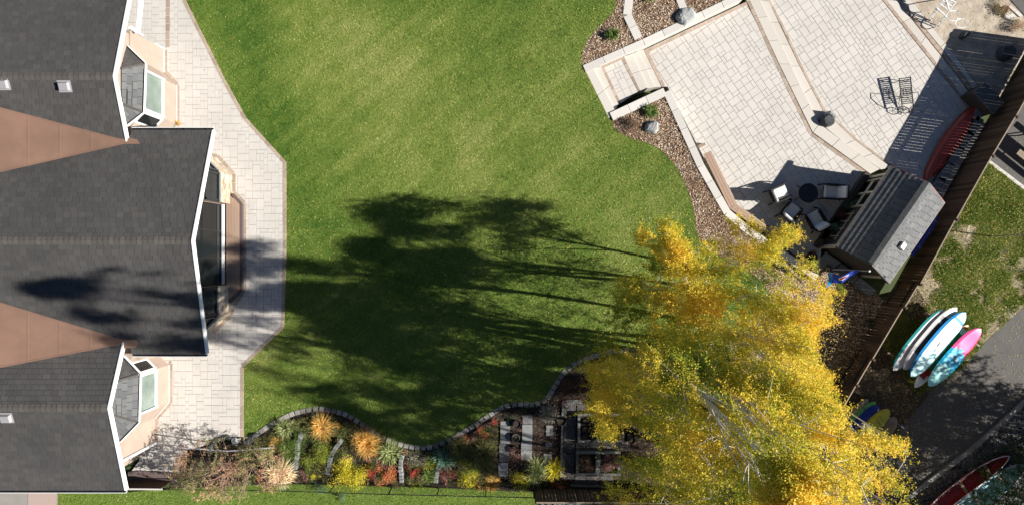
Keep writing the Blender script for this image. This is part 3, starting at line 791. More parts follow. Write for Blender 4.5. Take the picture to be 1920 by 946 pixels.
R3 = (xr(204, r3z), Y3, r3z); yS = P(0, 919, 3.07)[1]; S3 = (xr(236, zz3(yS)), yS, zz3(yS)); V3 = (xr(232, zz3(y23)), y23, zz3(y23))
roof3 = roof_part('lower_roof', [[(XW, Y3, r3z), (XW, yS, zz3(yS)), S3, R3], [(XW, Y3, r3z), R3, V3, (XW, y23, zz3(y23))]], house, M['shingle'], M['felt'], 31)
for a, pr in ((R1, roof1), (R2, roof2), (R3, roof3)):
    ridge_caps((-24.6, a[1], a[2]), (a[0]-.02, a[1], a[2]), pr, M['ridge'])
# brown membrane crickets over the two valleys
def cricket(apex, up, lo, name):
    b = MB(); A = Vector(apex)
    U0, L0 = Vector(up), Vector(lo)
    k = 1.35
    U = A+(U0-A)*k; Lw = A+(L0-A)*k
    off = Vector((0, 0, .03))
    n = 10; 
    for i in range(n):
        t0, t1 = i/n, (i+1)/n
        q = [A+(U-A)*t0, A+(U-A)*t1, A+(Lw-A)*t1, A+(Lw-A)*t0]
        q = [p+off for p in q]
        if i == 0: b.poly([q[0], q[2], q[1]])
        else: b.poly([q[0], q[3], q[2], q[1]])
    # rolled tongue at the valley mouth
    T = A+Vector((.35, -.05, .02)); s = .17
    b.poly([A+off+Vector((-1.2, .30, .05)), A+off+Vector((-1.2, -.34, .05)), T+off+Vector((0, -s, 0)), T+off+Vector((.12, 0, 0)), T+off+Vector((0, s, 0))], .6)
    mo = b.build(name, M['membrane'], house)
    for f in (.22, .40, .58, .76, .93):
        q = MB(); q.beam(A+(U-A)*f+off, A+(Lw-A)*f+off, .06, .014, .8); q.build('seam', M['membrane'], mo)
    for e_ in (U, Lw):
        q = MB(); q.beam(A+off, e_+off, .07, .03, .2); q.build('edge_strip', M['membrane'], mo)
def hit(px, py, zf):
    z = 3.9
    for _ in range(30): z = zf(P(px, py, z)[1])
    return P3(px, py, z)
cricket((-16.0, yv, zz1(yv)), hit(0, 203, zz1), hit(0, 322, zz2), 'valley_membrane')
cricket((-16.05, y23, zz2(y23)), hit(0, 567, zz2), hit(0, 687, zz3), 'valley_membrane')
# white rake boards, gutters
def rake(a, b_, name='rake_board'):
    q = MB(); a, b_ = Vector(a), Vector(b_); o = Vector((.015, 0, -.065))
    q.beam(a+o, b_+o, .03, .19, .5); o2 = Vector((-.005, 0, .035)); q.beam(a+o2, b_+o2, .06, .03, .5)
    q.build(name, M['white'], house)
rake(R1, N1b); rake(R1, V1); rake(R2, T2); rake(R2, B2); rake(R3, S3); rake(R3, V3)
def gutter(a, b_, out=(0, 1, 0), parent=None, m='white', m2='darkmetal'):
    a, b_, o = Vector(a), Vector(b_), Vector(out)
    q = MB(); q.beam(a+o*.11+Vector((0, 0, -.02)), b_+o*.11+Vector((0, 0, -.02)), .022, .11, .5)
    q.beam(a+o*.05+Vector((0, 0, -.09)), b_+o*.05+Vector((0, 0, -.09)), .12, .02, .5)
    g = q.build('gutter', M[m], parent or house)
    q = MB(); q.beam(a+o*.05+Vector((0, 0, -.05)), b_+o*.05+Vector((0, 0, -.05)), .09, .02, .5)
    L = (b_-a).length; n = max(2, int(L/1.1))
    for i in range(n+1):
        p = a.lerp(b_, (i+.3)/(n+.6)); q.beam(p+Vector((0, 0, 0)), p+o*.11, .03, .02)
    q.build('gutter_hanger', M[m2], g)
gutter((-16.0, yt, zz2(yt)), T2, (0, 1, 0)); gutter((xn, yb, zz2(yb)), B2, (0, -1, 0)); gutter((XW, yS, zz3(yS)), S3, (0, -1, 0))
# walls
G = lambda pts: PL(pts, 0)
foot = G([(-150, 94), (308, 94), (308, 137), (331, 161), (331, 232), (314, 250), (308, 292), (397, 293), (434, 330), (434, 383), (418, 383), (418, 533), (431, 533), (430, 585), (400, 618), (318, 644), (300, 666), (317, 683), (317, 752), (291, 782), (291, 827), (261, 827), (261, 858), (-150, 858)])
b = MB(); b.prism(foot, -.1, 2.86, .5); wall = b.build('wall', M['stucco'], house)
def gable(xw, yc, half, zr, nm):
    b = MB(); V = []
    for x in (xw-.2, xw):
        V += [(x, yc-half, 2.87), (x, yc+half, 2.87), (x, yc+half, zr-PITCH*half-.14), (x, yc, zr-.14), (x, yc-half, zr-PITCH*half-.14)]
    b.faces(V, [(5, 6, 7, 8, 9), (4, 3, 2, 1, 0), (0, 1, 6, 5), (3, 4, 9, 8), (2, 3, 8, 7), (1, 2, 7, 6), (4, 0, 5, 9)], .5)
    b.build('gable_wall', M['stucco'], house)
gable(-16.35, Y1, 2.2, r1z, ''); gable(-13.6, Y2, 4.0, r2z, ''); gable(-16.8, Y3, 2.5, r3z, '')
# corner trim and downspouts
def vpost(px, py, z0, z1, s=.09, m='white', nm='downspout'):
    b = MB(); x, y = P(px, py, 0); b.beam((x, y, z0), (x, y, z1), s, s, .5, up=(0, 1, 0)); b.build(nm, M[m], house)
vpost(309.5, 93, 0, .9, .05); vpost(293, 829, 0, 2.9, .10); vpost(308, 91, 1.9, 2.95, .08)
# white base flashing lines on the bay plinths
for pl in ([(308.5, 94), (308.5, 136)], [(332, 161), (332, 232)], [(318, 683), (318, 752), (292, 783)]):
    b = MB()
    for (p, q) in zip(pl[:-1], pl[1:]): b.beam((*P(*p), .05), (*P(*q), .05), .022, .03)
    b.build('base_flashing', M['white'], house)
# bays with hipped roofs and windows
def bay(gut_px, zg, xwall, ztop, face_x, y0, y1, sill, yk0, yk1, glassm, seed, fx2):
    g = [Vector(P3(a, c, zg)) for a, c in gut_px]
    bayo = MB(); top = [Vector((xwall, yk0, ztop)), Vector((xwall, yk1, ztop))]
    pl = [[g[0], g[1], top[0]], [g[1], g[2], top[1], top[0]], [g[2], g[3], top[1]]]
    for q in pl: bayo.poly([tuple(v) for v in q])
    bo = bayo.build('bay_roof', M['felt'], house)
    for i, q in enumerate(pl):
        e = (q[1]-q[0]); shingle_plane([tuple(v) for v in q], tuple(Vector((e.x, e.y, 0)).normalized()), bo, M['shingle_lt'] if i else M['shingle'], seed=seed+i, ex=.2, tab=.33)
    for i in (1, 2):
        q = MB(); q.tube([g[i]+Vector((0, 0, .02)), top[i-1]+Vector((0, 0, .02))], .05, n=6); q.build('hip_cap', M['ridge'], bo)
    for i in range(3):
        e = (g[i+1]-g[i]).normalized(); out = Vector((e.y, -e.x, 0)) if e.y < 0 else Vector((-e.y, e.x, 0))
        out = Vector((-e.y, e.x, 0)); 
        if out.x < 0: out = -out
        gutter(g[i], g[i+1], out*.8, parent=bo)
    # central window
    wn = MB(); zt = zg-.16; X = face_x+.03; f = .13
    fr = [((X, y0, sill+f/2), (X, y1, sill+f/2), f), ((X, y0, zt), (X, y1, zt), f)]
    for a, c, s in fr: wn.beam(a, c, .08, s)
    for y in (y0, y1): wn.beam((X, y, sill), (X, y, zt), .08, .18, up=(1, 0, 0))
    wo_ = wn.build('window', M['white'], house)
    pb = MB(); pb.box((X-.015, (y0+y1)/2, (sill+zt)/2), (.03, abs(y1-y0)-.1, zt-sill-.1)); pb.build('pane', glassm, wo_)
    # angled side window
    s = fx2
    a, c = Vector((*s[0], 0)), Vector((*s[1], 0)); d = (c-a).normalized(); out = Vector((-d.y, d.x, 0)); 
    if out.x < 0: out = -out
    a += out*.035; c += out*.035
    wn = MB(); up = tuple(out)
    for zc_ in (sill+.05, zt): wn.beam(a+Vector((0, 0, zc_)), c+Vector((0, 0, zc_)), .07, .12)
    for p in (a, c): wn.beam(p+Vector((0, 0, sill)), p+Vector((0, 0, zt)), .07, .09, up=up)
    wo_ = wn.build('window', M['white'], house)
    pb = MB(); pb.beam(a+d*.05+Vector((0, 0, (sill+zt)/2)), c-d*.05+Vector((0, 0, (sill+zt)/2)), .02, zt-sill-.12); pb.build('pane', M['glass_dk'], wo_)
bay([(236, 88), (269, 120), (266, 209), (234, 234)], 3.05, -16.3, 3.5, P(331, 0)[0], P(0, 163)[1], P(0, 230)[1], 1.28, P(0, 130, 3.4)[1], P(0, 195, 3.4)[1], M['glass_gr'], 41, [P(330, 233), P(315, 249)])
bay([(229, 669), (259.5, 701), (257, 790), (223, 825)], 2.95, -16.75, 3.45, P(317, 0)[0], P(0, 685)[1], P(0, 750)[1], 1.2, P(0, 715, 3.4)[1], P(0, 775, 3.4)[1], M['glass_gr'], 51, [P(300, 666), P(316, 682)])
# main bay: stone piers with dark framed windows above, tall glass between
def stone_wall(a, c, z0, z1, parent, seed):
    rr = random.Random(seed); a, c = Vector((*a, 0)), Vector((*c, 0)); d = (c-a); L = d.length; d.normalize(); out = Vector((-d.y, d.x, 0))
    if out.x < 0: out = -out
    b = MB(); z_ = z0
    while z_ < z1-.02:
        h = min(rr.choice((.07, .1, .13)), z1-z_); x = 0
        while x < L-.01:
            w_ = min(rr.uniform(.15, .45), L-x); p = rr.uniform(.03, .075)
            cc = a+d*(x+w_/2)+out*(p/2)+Vector((0, 0, z_+h/2))
            Mx = Matrix((d, out, Vector((0, 0, 1)))).transposed().to_4x4()
            b.box(cc, (w_-.008, p, h-.008), tone=rr.random(), mat=Mx); x += w_
        z_ += h
    o = b.build('stone_veneer', M['stone'], parent); o['kind'] = 'stuff'
def pier(pts, zt, sill_m):
    pp = [P(*q) for q in pts]
    for i, (a, c) in enumerate(zip(pp[:-1], pp[1:])):
        stone_wall(a, c, 0, 1.36, house, 60+i)
        A, C = Vector((*a, 0)), Vector((*c, 0)); d = (C-A).normalized(); out = Vector((-d.y, d.x, 0))
        if out.x < 0: out = -out
        b = MB(); b.beam(A+out*.02+Vector((0, 0, 1.40)), C+out*.02+Vector((0, 0, 1.40)), .20, .05); b.build('stone_sill', M[sill_m], house)
        fr = MB(); L = (C-A).length
        for z_ in (1.50, 2.8): fr.beam(A+out*.03+Vector((0, 0, z_)), C+out*.03+Vector((0, 0, z_)), .07, .10)
        for t in (0.04, .5, .96) if L > 1.5 else (.05, .95): fr.beam(A.lerp(C, t)+out*.03+Vector((0, 0, 1.45)), A.lerp(C, t)+out*.03+Vector((0, 0, 2.85)), .10, .07, up=tuple(out))
        fo = fr.build('window', M['darkmetal'], house)
        pb = MB(); pb.beam(A+out*.012+Vector((0, 0, 2.15)), C+out*.012+Vector((0, 0, 2.15)), .02, 1.3); pb.build('pane', M['glass_dk'], fo)
pier([(397, 293), (434, 330), (434, 383)], 1.4, 'boulder')
pier([(431, 533), (430, 585), (400, 618)], 1.4, 'boulder')
X = P(418.5, 0)[0]; ya, yb_ = P(0, 384)[1], P(0, 532)[1]
pb = MB(); pb.box((X+.02, (ya+yb_)/2, 1.6), (.03, abs(yb_-ya), 2.5)); go = pb.build('glass_door', M['glass_dk'], house)
fr = MB()
for y in (ya-.03, (ya*2+yb_)/3, (ya+yb_*2)/3, yb_+.03): fr.beam((X+.05, y, .34), (X+.05, y, 2.85), .05, .05, up=(1, 0, 0))
for z_ in (.36, 2.85): fr.beam((X+.05, ya, z_), (X+.05, yb_, z_), .06, .07)
fr.build('door_frame', M['darkmetal'], go)
b = MB(); b.box((X+.14, (ya+yb_)/2, .335), (.12, abs(yb_-ya), .04)); b.build('door_sill', M['white'], house)
# deck steps
dk = empty('deck_steps', (*P(440, 460), 0), 'low brown composite deck steps in front of the tall glass of the house', 'steps')
b = MB(); b.prism(PL([(420, 372), (436, 363), (455, 384), (455, 541), (432, 566), (420, 566)], .2), 0, .26, .5); b.build('step_frame', M['deckdark'], dk)
xa, xb = P(424, 0, .3)[0], P(449.5, 0, .3)[0]; n = 5
for i in range(n):
    x0_ = xa+(xb-xa)*i/n; x1_ = xa+(xb-xa)*(i+1)/n; k = (i+.5)/n
    y_t = P(0, 362+k*12+3, .3)[1]; y_b = P(0, 566-k*22, .3)[1]
    b = MB(); b.prism([(x0_+.004, y_b), (x1_-.004, y_b), (x1_-.004, y_t), (x0_+.004, y_t)], .262, .30, .2+.15*i); b.build('deck_board', M['deck'], dk)
for i, (p, q) in enumerate((((436, 364), (452, 382)), ((452.3, 382), (452.3, 543)), ((452, 543), (432, 566)))):
    b = MB(); b.beam((*P(*p, .3), .287), (*P(*q, .3), .287), .13, .04, .5); b.build('edge_board', M['deckdark'], dk)
# vents on roofs
def vent(px, py, zf, label, s=(.42, .36, .16)):
    p = Vector(hit(px, py, zf)); t = MB()
    y = p.y; sl = (zf(y+.1)-zf(y-.1))/.2; rx = Matrix.Rotation(math.atan(sl), 4, 'X')
    V = []
    for zc_, k in ((0, 1.0), (s[2], .82)):
        for dx, dy in ((-1, -1), (1, -1), (1, 1), (-1, 1)):
            V.append(tuple(p+rx @ Vector((dx*s[0]/2*k, dy*s[1]/2*k, zc_))))
    t.faces(V, [(4, 5, 6, 7), (0, 1, 5, 4), (1, 2, 6, 5), (2, 3, 7, 6), (3, 0, 4, 7)])
    V = [tuple(p+rx @ Vector((dx*s[0]*.66, dy*s[1]*.66, .03))) for dx, dy in ((-1, -1), (1, -1), (1, 1), (-1, 1))]
    t.poly(V); t.build('roof_vent', M['plastic'], house)
vent(122, 162, zz1, ''); vent(7, 158, zz1, ''); vent(13, 782, zz3, '')
# open white beam north of the upper gable
b = MB(); b.beam((*P(258.5, 61, 2.7), 2.7), (*P(267, -20, 2.7), 2.7), .12, .16); b.beam((*P(258.5, 61, 2.7), 2.7), (*P(243, 50, 2.9), 2.85), .12, .14); b.beam((*P(267, -20, 2.7), 2.7), (*P(268, -50, 2.7), 2.7), .12, .16)
b.beam((*P(303, -40, 0), 0), (*P(303, -40, 0), 2.7), .12, .12, up=(0, 1, 0))
b.build('porch_beam', M['white'], house)
# side porch south of the lower gable
b = MB(); b.prism(PL([(262, 882), (337, 886), (330, 905), (240, 905), (240, 884)], .1), 0, .1); tag(b.build('porch_slab', M['deckdark'], None, (*P(290, 880), 0)), kind='structure')
t = empty('side_gate', (*P(290, 910), 0), 'low dark gate with pale top rail beside the lower gable wall', 'gate')
for i in range(16):
    b = MB(); x0_, y0_ = P(241+i*5.3, 900.5, 0); b.box((x0_, y0_, .55), (.12, .03, 1.0)); b.build('slat', M['wood'], t)
b = MB(); b.beam((*P(240, 900.5), 1.07), (*P(326, 901.5), 1.07), .07, .05); b.build('top_rail', M['cap'], t)
# leaning dark trellis posts by the porch: skipped detail pieces stay plain fence posts
# ------------------------------------------------------------------ fences
def board_fence(name, label, base, zb, ztops, bw=.14, gap=.0078, post_side=1, rails=(), seed=0, cap=True):
    rr = random.Random(seed); w_ = [P(a, c, zb) for a, c in base]
    t = empty(name, (*w_[0], zb), label, 'fence')
    bm_ = {}
    for k, ((ax, ay), (bx, by)) in enumerate(zip(w_[:-1], w_[1:])):
        L = math.hypot(bx-ax, by-ay); a = math.atan2(by-ay, bx-ax); ux, uy = (bx-ax)/L, (by-ay)/L; nx, ny = -uy*post_side, ux*post_side
        h = ztops[k]-zb; n = int(L/(bw+gap)); st = L/n
        for i in range(n):
            ti = rr.randrange(5); key = (round(h, 2), ti)
            if key not in bm_:
                q = MB(); q.box((0, 0, h/2), (bw, .022, h), tone=ti/4); bm_[key] = q.mesh('board', M['wood'])
            s_ = (i+.5)*st+rr.uniform(-.004, .004)
            put('board', bm_[key], t, (ax+ux*s_, ay+uy*s_, zb+rr.uniform(-.01, .01)), a+rr.uniform(-.05, .05) if rr.random() < .12 else a+rr.uniform(-.008, .008))
        for z_ in (.35, h-.25) if k not in rails else (.35, h-.30):
            q = MB(); sd = 1 if k not in rails else -1
            q.beam((ax+nx*.045*sd, ay+ny*.045*sd, zb+z_), (bx+nx*.045*sd, by+ny*.045*sd, zb+z_), .05, .09, .3); q.build('rail', M['wood'] if k not in rails else M['darkmetal'], t)
        m_ = max(1, round(L/2.4))
        for i in range(m_+1):
            q = MB(); s_ = L*i/m_; q.box((ax+ux*s_+nx*.08, ay+uy*s_+ny*.08, zb+h/2+.02), (.1, .1, h+.04), a); q.build('post', M['wood'], t)
        if cap:
            q = MB(); q.beam((ax, ay, zb+h+.012), (bx, by, zb+h+.012), .05, .024, .6); q.build('cap_rail', M['woodtrim'], t)
    return t
board_fence('board_fence', 'long tall brown board fence running behind the shed', [(1935, 75), (1847, 233), (1806, 302), (1743, 414), (1681, 528), (1656, 569), (1601, 662), (1574, 708), (1470, 890), (1420, 975)], ZO,
            [1.08, 1.06, 1.04, .98, .86, .76, .70, .66, .66], post_side=1, rails=(4, 6), seed=2)
board_fence('board_fence', 'short brown board fence at the bottom edge beside the gravel', [(1003, 915.5), (1130, 915.5), (1290, 918)], 0, [1.75, 1.75], post_side=-1, seed=5)
# wire fence
t = empty('wire_fence', (*P(505, 904, 0), 0), 'low black wire fence behind the flower bed', 'fence')
fx = [(300, 903), (520, 905), (735, 912), (1000, 918)]
for (a0, c0), (a1, c1) in zip(fx[:-1], fx[1:]):
    A, B_ = Vector((*P(a0, c0), 0)), Vector((*P(a1, c1), 0)); n = max(2, round((B_-A).length/2.4))
    q = MB(); q.tube([A+Vector((0, 0, .98)), B_+Vector((0, 0, .98))], .022); q.build('top_rail', M['black'], t)
    for i in range(n+1):
        q = MB(); p = A.lerp(B_, i/n); q.tube([p, p+Vector((0, 0, 1.02))], .025); q.build('post', M['black'], t)
    q = MB(); m_ = int((B_-A).length/.10)
    for i in range(m_):
        p = A.lerp(B_, i/m_); q.tube([p, p+Vector((0, 0, .96))], .003, n=3, caps=False)
    for z_ in np.arange(.1, .95, .14): q.tube([A+Vector((0, 0, z_)), B_+Vector((0, 0, z_))], .003, n=3, caps=False)
    o = q.build('wire_mesh', M['black'], t); o['kind'] = 'stuff'
# ------------------------------------------------------------------ shed
e_, r_ = 1.45, 2.235
A_ = Vector(P3(1672, 311.5, e_)); Bq = Vector(P3(1569, 461, e_)); Cq = Vector(P3(1771, 380, e_)); Dq = Vector(P3(1666, 531.7, e_))
U = (((Bq-A_)+(Dq-Cq))/2); Ls = U.length; U.normalize(); Vv = Vector((-U.y, U.x, 0))
if Vv.x < 0: Vv = -Vv
cen = (A_+Bq+Cq+Dq)/4; Wd = (Cq-A_).dot(Vv)
def SH(u, v, z): return cen + U*u + Vv*v + Vector((0, 0, z-e_))
hl, hw = Ls/2, Wd/2
shed = empty('garden_shed', (cen.x, cen.y, -.9), 'small dark garden shed with grey shingled gable roof and cream doors', 'shed')
wb = MB(); q = [SH(-hl+.2, -hw+.25, 0), SH(hl-.2, -hw+.25, 0), SH(hl-.2, hw-.2, 0), SH(-hl+.2, hw-.2, 0)]
wb.prism([(p.x, p.y) for p in q], -.98, e_-.05, .5)
for s in (-1, 1):
    u = s*(hl-.2); V = [SH(u, -hw+.25, e_-.06), SH(u, hw-.2, e_-.06), SH(u, 0, r_-.16)]
    V2 = [v-U*s*.1 for v in V]; wb.faces(V+V2, [(0, 1, 2), (5, 4, 3), (0, 2, 5, 3), (1, 4, 5, 2)], .5)
wb.build('wall', M['shedwall'], shed)
for (v0, v1, zz0, zz1_, sd) in ((-hw, 0, e_, r_, 0), (0, hw, r_, e_, 1)):
    pl = [SH(-hl, v0, zz0), SH(hl, v0, zz0), SH(hl, v1, zz1_), SH(-hl, v1, zz1_)]
    rb = MB(); rb.poly(pl); rb.poly([p-Vector((0, 0, .1)) for p in pl][::-1])
    ro = rb.build('roof_slope', M['felt'], shed)
    shingle_plane([tuple(p) for p in pl], tuple(U), ro, M['shed_shingle'] if 'shed_shingle' in M else M['shingle_lt'], ex=.212, tab=.30, seed=70+sd, thick=.024 if sd == 0 else .02, limit=0)
ridge_caps(SH(-hl, 0, r_+.0), SH(hl, 0, r_+.0), shed, M['shingle_lt'], wd=.20, step=.11, drop=.40)
for s in (-1, 1):
    u = s*hl
    for v0, z0_, v1, z1_ in ((-hw, e_, 0, r_), (0, r_, hw, e_)):
        q = MB(); q.beam(SH(u, v0, z0_-.07), SH(u, v1, z1_-.07), .04, .14, .5); q.build('rake_board', M['shedwall'] if s > 0 else M['rust'], shed)
        q = MB(); q.beam(SH(u-s*.19, v0+.05, z0_-.20), SH(u-s*.19, v1, z1_-.20), .05, .10, .5); q.build('gable_trim', M['cream'], shed)
q = MB(); q.beam(SH(-hl, hw+.01, e_-.05), SH(hl, hw+.01, e_-.05), .03, .12); q.build('eave_board', M['cream'], shed)
q = MB(); q.beam(SH(-hl, -hw-.01, e_-.05), SH(hl, -hw-.01, e_-.05), .03, .10); q.build('eave_board', M['cream'], shed)
for u, v in ((hl-.2, -hw+.25), (-hl+.2, -hw+.25), (hl-.2, hw-.2)):
    q = MB(); q.beam(SH(u, v, -.95), SH(u, v, e_-.06), .13, .13, up=tuple(U)); q.build('corner_trim', M['cream'], shed)
# double doors on the west wall
xw_ = -hw+.25
for k, u in enumerate((-hl+.45, -hl+1.22)):
    d = MB(); w2 = .72; vv = xw_-.03
    for du in (0, w2): d.beam(SH(u+du, vv, -.9), SH(u+du, vv, 1.2), .12, .06, up=tuple(U))
    for z_ in (-.84, 1.16): d.beam(SH(u, vv, z_), SH(u+w2, vv, z_), .06, .12)
    d.beam(SH(u, vv, .1), SH(u+w2, vv, .1), .05, .22)
    do = d.build('door', M['cream'], shed)
    pb = MB(); pb.beam(SH(u+.06, vv+.015, .15), SH(u+w2-.06, vv+.015, .15), .02, 2.0); pb.build('door_panel', M['glass_dk'], do)
# trellis slats and window box
for k in range(4):
    q = MB(); u = -hl+2.35+.42*k; q.beam(SH(u, xw_-.05, -.5), SH(u, xw_-.05, .45), .04, .03, up=tuple(U)); q.build('trellis_slat', M['cream'], shed)
for z_ in (.35,):
    q = MB(); q.beam(SH(-hl+2.25, xw_-.08, z_), SH(-hl+3.85, xw_-.08, z_), .03, .04); q.build('trellis_slat', M['cream'], shed)
q = MB(); q.beam(SH(-hl+2.2, xw_-.22, -.62), SH(hl-.45, xw_-.22, -.62), .38, .5); q.build('planter_box', M['shedwall'], shed)
q = MB(); p = SH(.62, hw*.55, 0); sl_ = (e_-r_)/hw; zc_ = r_+sl_*hw*.55
pts = []
for zq, k in ((zc_-.05, 1.0), (zc_+.18, .8)):
    for du, dv in ((-1, -1), (1, -1), (1, 1), (-1, 1)): pts.append(SH(.62+du*.17*k, hw*.55+dv*.15*k, zq+dv*.15*k*sl_))
q.faces(pts, [(4, 5, 6, 7), (0, 1, 5, 4), (1, 2, 6, 5), (2, 3, 7, 6), (3, 0, 4, 7)]); q.build('roof_vent', M['white'], shed)
# dark deck edge and grey slabs by the shed
q = MB(); q.beam(SH(-hl+.1, -hw-.02, -.62), SH(hl, -hw-.02, -.62), .26, .5); tag(q.build('planter_kerb', M['shedwall'], None, tuple(SH(0, -hw, -.9))), 'dark timber edging between the lower patio and the shed', 'edging')
pw = empty('shed_path', P3(1600, 520, -.7), kind='structure')
for pl in ([(1548, 471), (1577, 492), (1563, 504), (1552, 494), (1540, 513), (1526, 503)], [(1578, 493), (1611, 518), (1600, 531), (1565, 504)], [(1612, 519), (1643, 543), (1632, 556), (1601, 532)]):
    q = MB(); q.prism(PL(pl, -.68), ZB, -.68, R.random(), bev=.01); q.build('path_slab', M['slate'], pw)
# chimney pipe behind shed: blue kayak leaning between shed and fence
def hull_mesh(name, L, W, H, mats, closed=True, ns=22, nr=10, keel=.12, pw_=2.0, inside_m=None, rocker=.12, sheer=.0, matf=None, rim=None):
    """boat hull: x along, opening/top at +z.  closed -> upside-down or decked solid"""
    b = MB(); rings = []
    for i in range(ns+1):
        t = -1+2*i/ns; w_ = W/2*max(0.0, (1-abs(t)**pw_))**.75+.004; zk = rocker*t*t
        ring = []
        for k in range(nr+1):
            a = math.pi*k/nr; y = -math.cos(a)*w_; z_ = -H*(1-.35*t*t)*math.sin(a)**.75 + zk*H - (keel*H*math.exp(-((a-math.pi/2)/.18)**2))
            ring.append((t*L/2, y, z_+H+(sheer*t*t if k in (0, nr) else 0)))
        rings.append(ring)
    V = [p for r in rings for p in r]; n = nr+1
    for i in range(ns):
        for k in range(nr):
            mi = matf(-1+2*(i+.5)/ns, k/nr) if matf else 0
            b.faces([V[i*n+k], V[i*n+k+1], V[(i+1)*n+k+1], V[(i+1)*n+k]], [(0, 1, 2, 3)], .5, mi)
    return b, rings
def board_obj(name, label, c_px, z, ang, L, W, tilt, mats, matf, th=.11, group=None, cat='paddleboard', tail=2.6, nose=3.0, flip=False):
    """surf/paddle board: x along, top +z, tilt about its long axis"""
    b = MB(); ns, nw = 28, 8; grid = []
    for i in range(ns+1):
        t = -1+2*i/ns; e = nose if t > 0 else tail
        w_ = W/2*max(0, 1-abs(t)**e)**.56+.003; zk = .10*(max(0, t-.4)**2)*2
        row = [(t*L/2, (-1+2*k/nw)*w_, zk+th/2*(1-abs(-1+2*k/nw)**6)*(1-abs(t)**8)) for k in range(nw+1)]
        rowb = [(x, y, zk-th/2*(1-abs(2*k/nw-1)**4)*(1-abs(t)**8)) for k, (x, y, z_) in enumerate(row)]
        grid.append((row, rowb))
    for i in range(ns):
        for k in range(nw):
            t = -1+2*(i+.5)/ns; s = -1+2*(k+.5)/nw
            r0, r1 = grid[i][0], grid[i+1][0]; b.faces([r0[k], r1[k], r1[k+1], r0[k+1]], [(0, 1, 2, 3)], .5, matf(t, s))
            r0, r1 = grid[i][1], grid[i+1][1]; b.faces([r0[k], r0[k+1], r1[k+1], r1[k]], [(0, 1, 2, 3)], .5, 0)
    root = empty(name, P3(*c_px, z), label, cat, group)
    root.rotation_mode = 'QUATERNION'
    root.rotation_quaternion = (Matrix.Rotation(ang, 4, 'Z') @ Matrix.Rotation(tilt, 4, 'X')).to_quaternion()
    me = b.mesh('shell', mats, (0, 0, 0), True); o = bpy.data.objects.new('shell', me); COL.objects.link(o); o.parent = root
    if cat == 'kayak' and L > 3:
        ck = MB(); ring = [Vector((-L*.02+.42*math.cos(k), .21*math.sin(k), th/2+.03)) for k in np.linspace(0, 2*math.pi, 19)]
        ck.tube(ring, .022, n=5, caps=False); ck.local('cockpit_rim', M['b_char'], root)
        ck = MB(); ck.poly([(v.x, v.y, th/2+.012) for v in ring[:-1]]); ck.local('cockpit', M['black'], root)
        for x in (L*.27, L*.33, -L*.27):
            ck = MB(); ck.beam((x, -.2, th/2+.012), (x+.06, .2, th/2+.012), .02, .012); ck.local('deck_line', M['black'], root)
    elif L > 3:
        ck = MB(); ck.beam((-.1, 0, th/2+.012), (.12, 0, th/2+.012), .04, .025); ck.local('carry_handle', M['b_char'], root)
    f = MB(); f.faces([(-L*.42, -.006, -.03), (-L*.33, -.006, -.03), (-L*.40, -.006, -.22), (-L*.42, .006, -.03), (-L*.33, .006, -.03), (-L*.40, .006, -.22)], [(0, 1, 2), (5, 4, 3), (0, 3, 4, 1), (1, 4, 5, 2), (2, 5, 3, 0)])
    fo = bpy.data.objects.new('fin', f.mesh('fin', M['b_char'])); COL.objects.link(fo); fo.parent = root
    return root
BA = math.atan2(119, 100); TL = math.radians(14); zb_ = ZO+.62
gB = 'paddleboards stacked on the rack by the road'
board_obj('paddleboard', 'teal edged grey paddleboard, leftmost on the rack, with a white square near its nose', (1722, 637), zb_-.02, BA, 3.75, .88, TL, [M['b_teal'], M['b_white'], M['b_clean']],
          lambda t, s: 0 if s > .72 else (2 if (.60 < t < .72 and s < .5) or (.80 < t < .85) or t > .9 or (t < -.55 and s > -2) else 1), group=gB)
board_obj('paddleboard', 'white nosed grey paddleboard with white stripes, second on the rack', (1743, 634), zb_+.07, BA, 3.85, .88, TL, [M['b_clean'], M['b_char'], M['b_white']],
          lambda t, s: 0 if t > .72 or abs(s) > .82 else (0 if (.56 < t < .60 or .64 < t < .68 or (.44 < t < .52 and s > .2)) else (2 if t < -.50 else 1)), group=gB)
board_obj('paddleboard', 'large pale cyan paddleboard with bright blue rail and nose band', (1758, 645), zb_+.17, BA, 3.95, 1.02, TL, [M['b_blue'], M['b_cyan']],
          lambda t, s: 0 if s > .80 or (.70 < t < .78 and abs(s) < .9) else 1, group=gB)
board_obj('paddleboard', 'white and red tailed paddleboard half hidden under the cyan one', (1764, 667), zb_-.12, BA, 3.9, .78, TL, [M['b_green'], M['b_clean'], M['b_red'], M['b_orange']],
          lambda t, s: 3 if t > .86 else (1 if t < -.72 or t > .72 or (s < -.2 and t < -.55) else (2 if t < -.4 else 0)), group=gB)
pk = board_obj('paddleboard', 'pink, azure and aqua paddleboard nearest the road', (1789, 669), zb_+.10, math.atan2(108, 97), 3.65, 1.0, TL, [M['b_aqua'], M['b_pink'], M['b_azure'], M['b_red']],
          lambda t, s: 3 if (s < -.86 and t > .2) or t > .965 else (1 if t > .12+.2*(1-abs(s)) else (2 if t > -.34+.2*(1-abs(s))-.1 else 0)), group=gB)
tc = bpy.data.curves.new('lettering', 'FONT'); tc.body = 'LEVEL SIX'; tc.size = .17; tc.extrude = .0; tc.align_x = 'CENTER'; tc.align_y = 'CENTER'; tc.materials.append(M['b_clean'])
_t = bpy.data.objects.new('lettering', tc); COL.objects.link(_t); bpy.context.view_layer.update()
_m = bpy.data.meshes.new_from_object(_t.evaluated_get(bpy.context.evaluated_depsgraph_get())); bpy.data.objects.remove(_t)
